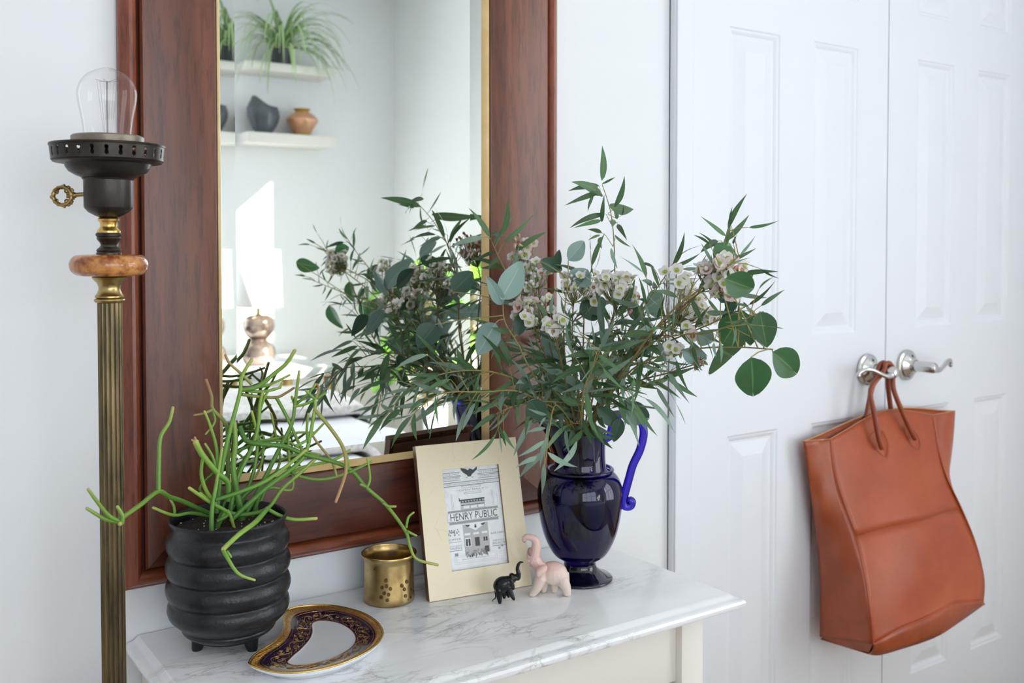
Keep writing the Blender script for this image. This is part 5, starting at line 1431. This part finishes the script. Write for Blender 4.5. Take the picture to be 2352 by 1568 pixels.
for C, r in ((FLs, .0018), (FRs, .0016), (BOTs, .0018)): part('piping', tube([p + Vector((0, -.001, 0)) for p in C], r, 8), LEA, tote)
part('hem_edge', tube([BLs[0]] + [BLs[0].lerp(FLs[0], .5) + Vector((0, 0, .0)), FLs[0]] + TOPs[1:] + [FRs[0].lerp(BRs[0], .5), BRs[0]], .0013, 6), EDGE, tote)
part('hem_edge', tube(BTOP, .0013, 6), EDGE, tote)
def on_front(px, py, lift=.0016):
    best = None
    for j in range(0, 61):
        for i in range(0, 61):
            p = front(i / 60, j / 60); q = p - CAM; z = q.dot(FW)
            e_ = (CXP + F * q.dot(RT) / z - px) ** 2 + (PYC - F * q.dot(UP) / z - py) ** 2
            if best is None or e_ < best[0]: best = (e_, p)
    return best[1] + (CAM - best[1]).normalized() * lift
part('stitching', tube([front(u / 30, .045) + Vector((0, -.0012, 0)) for u in range(31)], .0006, 5), THREAD, tote)
for v in (VS - .012, VS + .006): part('stitching', tube([front(u / 30, v) + Vector((0, -.0012, 0)) for u in range(31)], .0009, 5), THREAD, tote)
def zb(x, y): return 1780 + x * .4974, 760 + y * .4974
for poly in ([(425, 490), (440, 522), (480, 565), (515, 588), (530, 560), (524, 505), (500, 465), (465, 458)], [(590, 450), (602, 485), (640, 535), (665, 555), (677, 530), (667, 482), (640, 440), (610, 432)]):
    P = [on_front(*zb(*q)) for q in poly]
    P = [P[-1]] + P + [P[0], P[1]]
    S = smooth_pts(P, 4)[4:-4]
    c = sum(S, Vector()) / len(S); n = len(S)
    off = (CAM - c).normalized() * .0030
    V = [v for v in S] + [v + off for v in S] + [c + off]
    o = part('handle_patch', (V, [(i, (i + 1) % n, n + (i + 1) % n, n + i) for i in range(n)] + [(n + i, n + (i + 1) % n, 2 * n) for i in range(n)]), LEA, tote, angle=50)
    part('patch_stitching', tube([c + (v - c) * .84 + off * 1.12 for v in S] + [c + (S[0] - c) * .84 + off * 1.12], .0006, 5), THREAD, o)
hz = HZ + .0128 + .0052
h1 = rowpts([(2026, 1030, -.072), (2018, 1005, -.072), (2008, 950, -.068), (2000, 895, -.062)]) + [Vector((HX1 - .017, -.055, HZ + .002)), Vector((HX1 - .010, -.054, hz - .003)), Vector((HX1, -.054, hz + .001)), Vector((HX1 + .010, -.054, hz - .003)), Vector((HX1 + .017, -.055, HZ + .002))] + rowpts([(2052, 892, -.060), (2070, 940, -.066), (2090, 985, -.070), (2102, 1008, -.071)])
h2 = rowpts([(1986, 985, -.034), (1992, 945, -.034), (2002, 895, -.036)]) + [Vector((HX1 - .0175, -.041, HZ + .002)), Vector((HX1 - .010, -.042, hz - .003)), Vector((HX1, -.0425, hz + .001)), Vector((HX1 + .010, -.042, hz - .003)), Vector((HX1 + .0175, -.041, HZ + .002))] + rowpts([(2040, 890, -.036), (2046, 940, -.034), (2050, 985, -.034)])
for h in (h1, h2): part('handle', tube(smooth_pts(h, 5), .0054, 12), LEAH, tote, angle=80)['label'] = 'rolled tan leather handle'

# ================================================================ the rest of the room, seen in the mirror
SHELFM = mat('shelf_white', (.80, .78, .72), .45)
def shelf(z0, z1, label):
    o = mesh_obj('floating_shelf', *box(1.703, 2.172, -3.638, -3.444, z0, z1, .003), SHELFM, None, (1.94, -3.64, z0))
    return tag(o, label, 'shelf')
shelf(2.110, 2.152, 'white floating shelf carrying the spider plant')
shelf(1.750, 1.803, 'white floating shelf carrying the charcoal and copper vases')
# spider plant
SPL = uv_mat('spider_leaf', [(0, (.30, .46, .20)), (.34, (.34, .50, .22)), (.42, (.62, .70, .46)), (.58, (.62, .70, .46)), (.66, (.34, .50, .22)), (1, (.30, .46, .20))], .45, 0, .4, .2, translucent=.3)
SPC = seen_in_mirror(646, 145, Y=3.49); SPC.z = 2.152
sp_t = thing('potted_spider_plant', SPC, 'arching striped spider plant in a dark pot on the upper shelf', 'potted plant')
DPOT = mat('dark_slate_pot', (.035, .038, .045), .35)
part('pot', lathe([(0, 2.1525), (.045, 2.1525), (.05, 2.155), (.058, 2.225), (.061, 2.235), (.061, 2.245), (.054, 2.245), (.052, 2.23), (0, 2.23)], SPC, 40, cap=False), DPOT, sp_t)
part('soil', lathe([(0, 2.234), (.053, 2.234)], SPC, 24, cap=False), SOIL, sp_t)
ra = random.Random(3)
for k in range(92):
    a = ra.uniform(0, 2 * math.pi); ln = ra.uniform(.26, .50); rise = ra.uniform(.25, 1.25)
    d = Vector((math.cos(a), abs(math.sin(a)) * .75 - .10, 0)); P = SPC + Vector((d.x * .02, d.y * .02, .08)); v = d * .5 + Vector((0, 0, rise))
    pts = []; n = 11; gvt = ra.uniform(.20, .38)
    for i in range(n + 1):
        pts.append(P.copy()); v.z -= gvt * (1.1 if i > 3 else .7); v = v.normalized() * 1.0; P = P + v * (ln / n) 
        P.y = max(P.y, -3.625)
        if abs(P.x - SPC.x) < .064 and P.z < 2.25 and abs(P.y - SPC.y) < .064: P.y = SPC.y + .066 * (1 if d.y >= 0 else -1)
        if P.z < 2.16 and P.y < -3.44: P.z = 2.16
    w = ra.uniform(.0075, .0115); side = Vector((-d.y, d.x, 0)).normalized()
    rows = [[p - side * w * (1 - .9 * (i / n) ** 1.5), p + Vector((0, 0, -.0015)), p + side * w * (1 - .9 * (i / n) ** 1.5)] for i, p in enumerate(pts)]
    V, Fc = grid(rows)
    mesh_obj('leaf', V, Fc, SPL, sp_t, uvs=[((i % 3) / 2, (i // 3) / n) for i in range(len(V))], angle=180)
# vases on the lower shelf
CHAR = mat('charcoal_ceramic', (.060, .072, .085), .28, 0, (.085, .10, .115), 14, coat=.2)
vb = seen_in_mirror(605, 300, Y=3.52); vb.z = 1.8035
cv = thing('ceramic_vase', vb, 'charcoal ribbed ceramic vase with a torn wavy rim on the lower shelf', 'vase')
V, Fc = [], []
n, m = 44, 22
PRO = smooth_pts([(.036, .0), (.050, .03), (.064, .07), (.072, .105), (.072, .135), (.066, .17)], 5)
for i in range(m + 1):
    t_ = i / m; x = t_ * (len(PRO) - 1); q = min(int(x), len(PRO) - 2)
    r = PRO[q][0] + (PRO[q + 1][0] - PRO[q][0]) * (x - q)
    for k in range(n):
        a = 2 * math.pi * k / n
        top = .138 + .052 * max(0, math.cos(a - math.pi * .90)) ** 1.6
        z = t_ * top
        rr = (r if z < .13 else r * (1 - (z - .13) * 4.0)) + .0012 * math.sin(t_ * 46)
        V.append(vb + Vector((rr * math.cos(a) * 1.15, rr * math.sin(a) * .9, z)))
for i in range(m):
    for k in range(n): Fc.append((i * n + k, i * n + (k + 1) % n, (i + 1) * n + (k + 1) % n, (i + 1) * n + k))
Fc.append(tuple(range(n))[::-1])
thicken(part('body', (V, Fc), CHAR, cv, angle=70), .005)
COP = mat('copper_luster', (.62, .30, .16), .20, .55, (.72, .42, .28), 9)
COPG = mat('gold_glaze', (.62, .43, .13), .25, .6)
vb2 = seen_in_mirror(694, 305, Y=3.52); vb2.z = 1.8035
cj = thing('copper_vase', vb2, 'small round copper-glazed vase with a gold neck on the lower shelf', 'vase')
part('body', lathe([(r, vb2.z + z) for r, z in smooth_pts([(.044, .018), (.058, .040), (.078, .072), (.082, .084), (.074, .100), (.052, .120), (.036, .126)], 4)], vb2, 48, cap=False), COP, cj, angle=60)
part('foot', lathe([(r, vb2.z + z) for r, z in [(0, 0), (.036, 0), (.040, .008), (.045, .0185)]], vb2, 48, cap=False), COPG, cj)
part('neck', lathe([(r, vb2.z + z) for r, z in [(.037, .125), (.034, .131), (.042, .139), (.045, .141), (.044, .143), (.036, .139), (.030, .131)]], vb2, 48, cap=False), COPG, cj)
# nightstand and table lamp
GREYM = mat('grey_stone_top', (.42, .44, .47), .3, 0, (.52, .53, .55), 6)
ns = thing('nightstand', (1.66, -3.25, 0), 'nightstand with a pale stone top and brass legs beside the bed', 'nightstand')
part('top', box(1.30, 1.965, -3.55, -2.94, .640, .680, .004), GREYM, ns)
part('shelf', box(1.33, 1.935, -3.52, -2.97, .22, .24, .003), GREYM, ns)
for x in (1.34, 1.925):
    for y in (-3.51, -2.98):
        part('leg', lathe([(.0, 0), (.016, 0), (.019, .10), (.022, .45), (.030, .60), (.034, .6395), (0, .6396)], (x, y, 0), 20, cap=False), BRASS, ns, angle=40)
tl = thing('table_lamp', (1.662, -3.20, .6805), 'table lamp with a double-gourd bronze glass base and white drum shade', 'lamp')
part('base', lathe([(r, .6805 + z) for r, z in smooth_pts([(.0, 0), (.045, 0), (.066, .010), (.078, .045), (.072, .085), (.046, .112), (.040, .120), (.060, .142), (.074, .175), (.072, .212), (.050, .232), (.020, .238), (.010, .240)], 4)], (1.662, -3.20), 48, cap=False), mat('bronze_mercury_glass', (.12, .085, .065), .12, .85, (.36, .29, .25), 10), tl, angle=60)
part('neck', lathe([(.009, .918), (.009, .99), (0, .991)], (1.662, -3.20), 16), BRASS, tl)
thicken(part('shade', lathe([(.112, .955), (.104, 1.222)], (1.662, -3.20), 56, cap=False), mat('linen_shade', (.86, .85, .82), .8), tl), .002)
part('shade_ring', join(tube([Vector((1.662 + .11 * math.cos(a), -3.20 + .11 * math.sin(a), .985)) for a in [2 * math.pi * i / 24 for i in range(25)]], .0015, 5), *[tube([Vector((1.662, -3.20, .985)), Vector((1.662 + .11 * math.cos(a), -3.20 + .11 * math.sin(a), .985))], .0015, 5) for a in (0, 2.1, 4.2)]), BRASS, tl)
# bed
SHEET = mat('white_duvet', (.84, .85, .88), .75, bump=.15, bscale=9)
bed = thing('bed', (.75, -1.98, 0), 'low bed with a puffy white duvet across the room', 'bed')
part('bed_base', box(.20, 1.30, -2.72, -1.45, .0, .30, .02), CREAM, bed)
def bed_z(x, y, top=.60, r=.16):
    """height of the puffy rounded-corner duvet over a point"""
    x0, x1, y0, y1, cr = .06, 1.76, -2.80, -0.98, .72
    qx, qy = max(x0 + cr - x, x - (x1 - cr)), max(y0 + .15 - y, y - (y1 - cr))
    if qx > 0 and y > y1 - cr: e_ = cr - math.hypot(qx, max(0, y - (y1 - cr)))
    else: e_ = min(x1 - x, x - x0, y1 - y, y - y0)
    f = max(0.0, min(1.0, e_ / r))
    z = .28 + (top - .28) * math.sqrt(max(0, 1 - (1 - f) ** 2))
    return z + .010 * math.sin(x * 9) * math.cos(y * 11) * f, e_
def puffy(x0, x1, y0, y1, nx, ny, lift=0.0):
    rows = [[Vector((x0 + (x1 - x0) * i / nx, y0 + (y1 - y0) * j / ny, 0)) for i in range(nx + 1)] for j in range(ny + 1)]
    V, Fc = grid(rows); keep = []
    E_ = []
    for v in V:
        z, e_ = bed_z(v.x, v.y); v.z = z + lift; E_.append(e_)
    for f in Fc:
        if max(E_[i] for i in f) > 0: keep.append(f)
    return V, keep
part('duvet', puffy(.06, 1.76, -2.80, -0.98, 60, 60), SHEET, bed, angle=80)
def fuzzy():
    m_, nt, b = base_mat('fuzzy_cream_throw')
    setin(b, Base_Color=(.74, .70, .66, 1), Roughness=.95); b.inputs['Sheen Weight'].default_value = .4
    tc = N(nt, 'ShaderNodeTexCoord'); nz = N(nt, 'ShaderNodeTexNoise'); setin(nz, Scale=60.0, Detail=4)
    nt.links.new(tc.outputs['Object'], nz.inputs['Vector'])
    nt.links.new(ramp(nt, nz.outputs['Fac'], [(.35, (.60, .55, .51)), (.62, (.80, .77, .74))]), b.inputs['Base Color'])
    bp = N(nt, 'ShaderNodeBump'); setin(bp, Strength=1.0, Distance=.01); nt.links.new(nz.outputs['Fac'], bp.inputs['Height']); nt.links.new(bp.outputs[0], b.inputs['Normal'])
    return m_
V, Fc = puffy(.06, 1.76, -2.80, -2.08, 60, 30, .045)
V = [Vector((v.x * 1.03 - .02, v.y, v.z + .02 * max(0, math.sin((v.y + 2.08) * -4.3)))) for v in V]
th_o = mesh_obj('fuzzy_throw', V, Fc, fuzzy(), None, (.8, -2.45, .31), angle=80)
thicken(th_o, .03)
tag(th_o, 'fuzzy cream throw folded over the far part of the bed', 'throw')
# monstera in a grey planter
MG = seen_in_mirror(978, 930, Z=.50); MG.z = 0
mo = thing('potted_monstera', MG, 'sunlit monstera climbing a pole in a tall grey planter', 'potted plant')
CONC = mat('grey_concrete', (.36, .38, .40), .7, 0, (.42, .44, .46), 12)
part('planter', lathe([(0, 0), (.085, 0), (.092, .01), (.100, .49), (.100, .500), (.090, .502), (.088, .47), (0, .47)], MG, 48, cap=False), CONC, mo, angle=40)
part('soil', lathe([(0, .4755), (.0875, .4755)], MG, 24, cap=False), SOIL, mo)
part('moss_pole', tube([MG + Vector((.01, .0, .47)), MG + Vector((.01, .0, 1.12))], .020, 14), mat('tan_pole', (.55, .40, .26), .8, bump=.5, bscale=60), mo)
MLM = leaf_mat('monstera_leaf', (.13, .34, .035), (.26, .48, .10), .5, .3)
def monstera_mesh():
    V, Fc = [(0, 0, 0)], []
    N_ = 60
    for i in range(N_ + 1):
        a = -math.pi + 2 * math.pi * i / N_
        r = .5 * (1 + .20 * math.cos(a)) * (1 - .55 * math.exp(-((abs(a) - math.pi) / .25) ** 2))
        if abs(a) < 2.3: r *= 1 - .42 * max(0, math.cos(a * 7.5)) ** 6 * (1 if abs(a) > .25 else 0)
        V.append((.35 + r * math.cos(a), r * .95 * math.sin(a), -.14 * (r * math.cos(a) + .1) ** 2 + .08 * abs(math.sin(a)) * r))
    V[0] = (.30, 0, .0)
    for i in range(N_): Fc.append((0, i + 1, i + 2))
    me = bpy.data.meshes.new('monstera_leaf'); me.from_pydata(V, [], Fc); me.materials.append(MLM)
    l = me.uv_layers.new(name='UVMap')
    for lp_ in me.loops: l.data[lp_.index].uv = (V[lp_.vertex_index][1] + .5, V[lp_.vertex_index][0])
    finish_mesh(me, True, 180); return me
MM_ = monstera_mesh()
rm = random.Random(9)
stalks = []
for k in range(13):
    z0 = .49 + .045 * k; a = math.pi + 2.2 * math.sin(k * 2.4)
    p = MG + Vector((.02 * math.cos(a), .02 * math.sin(a), z0))
    q = MG + Vector((.13 * math.cos(a), .13 * math.sin(a), z0 + rm.uniform(.14, .22)))
    part('stalk', tube(smooth_pts([p, p.lerp(q, .5) + Vector((0, 0, .03)), q], 4), [.004, .003], 6), STEMG, mo)
    d = Vector((math.cos(a), math.sin(a), -.55))
    s = rm.uniform(.15, .21)
    inst('leaf', MM_, frame_m(q, d, Vector((math.cos(a) * .5, math.sin(a) * .5, 1)), s), mo)
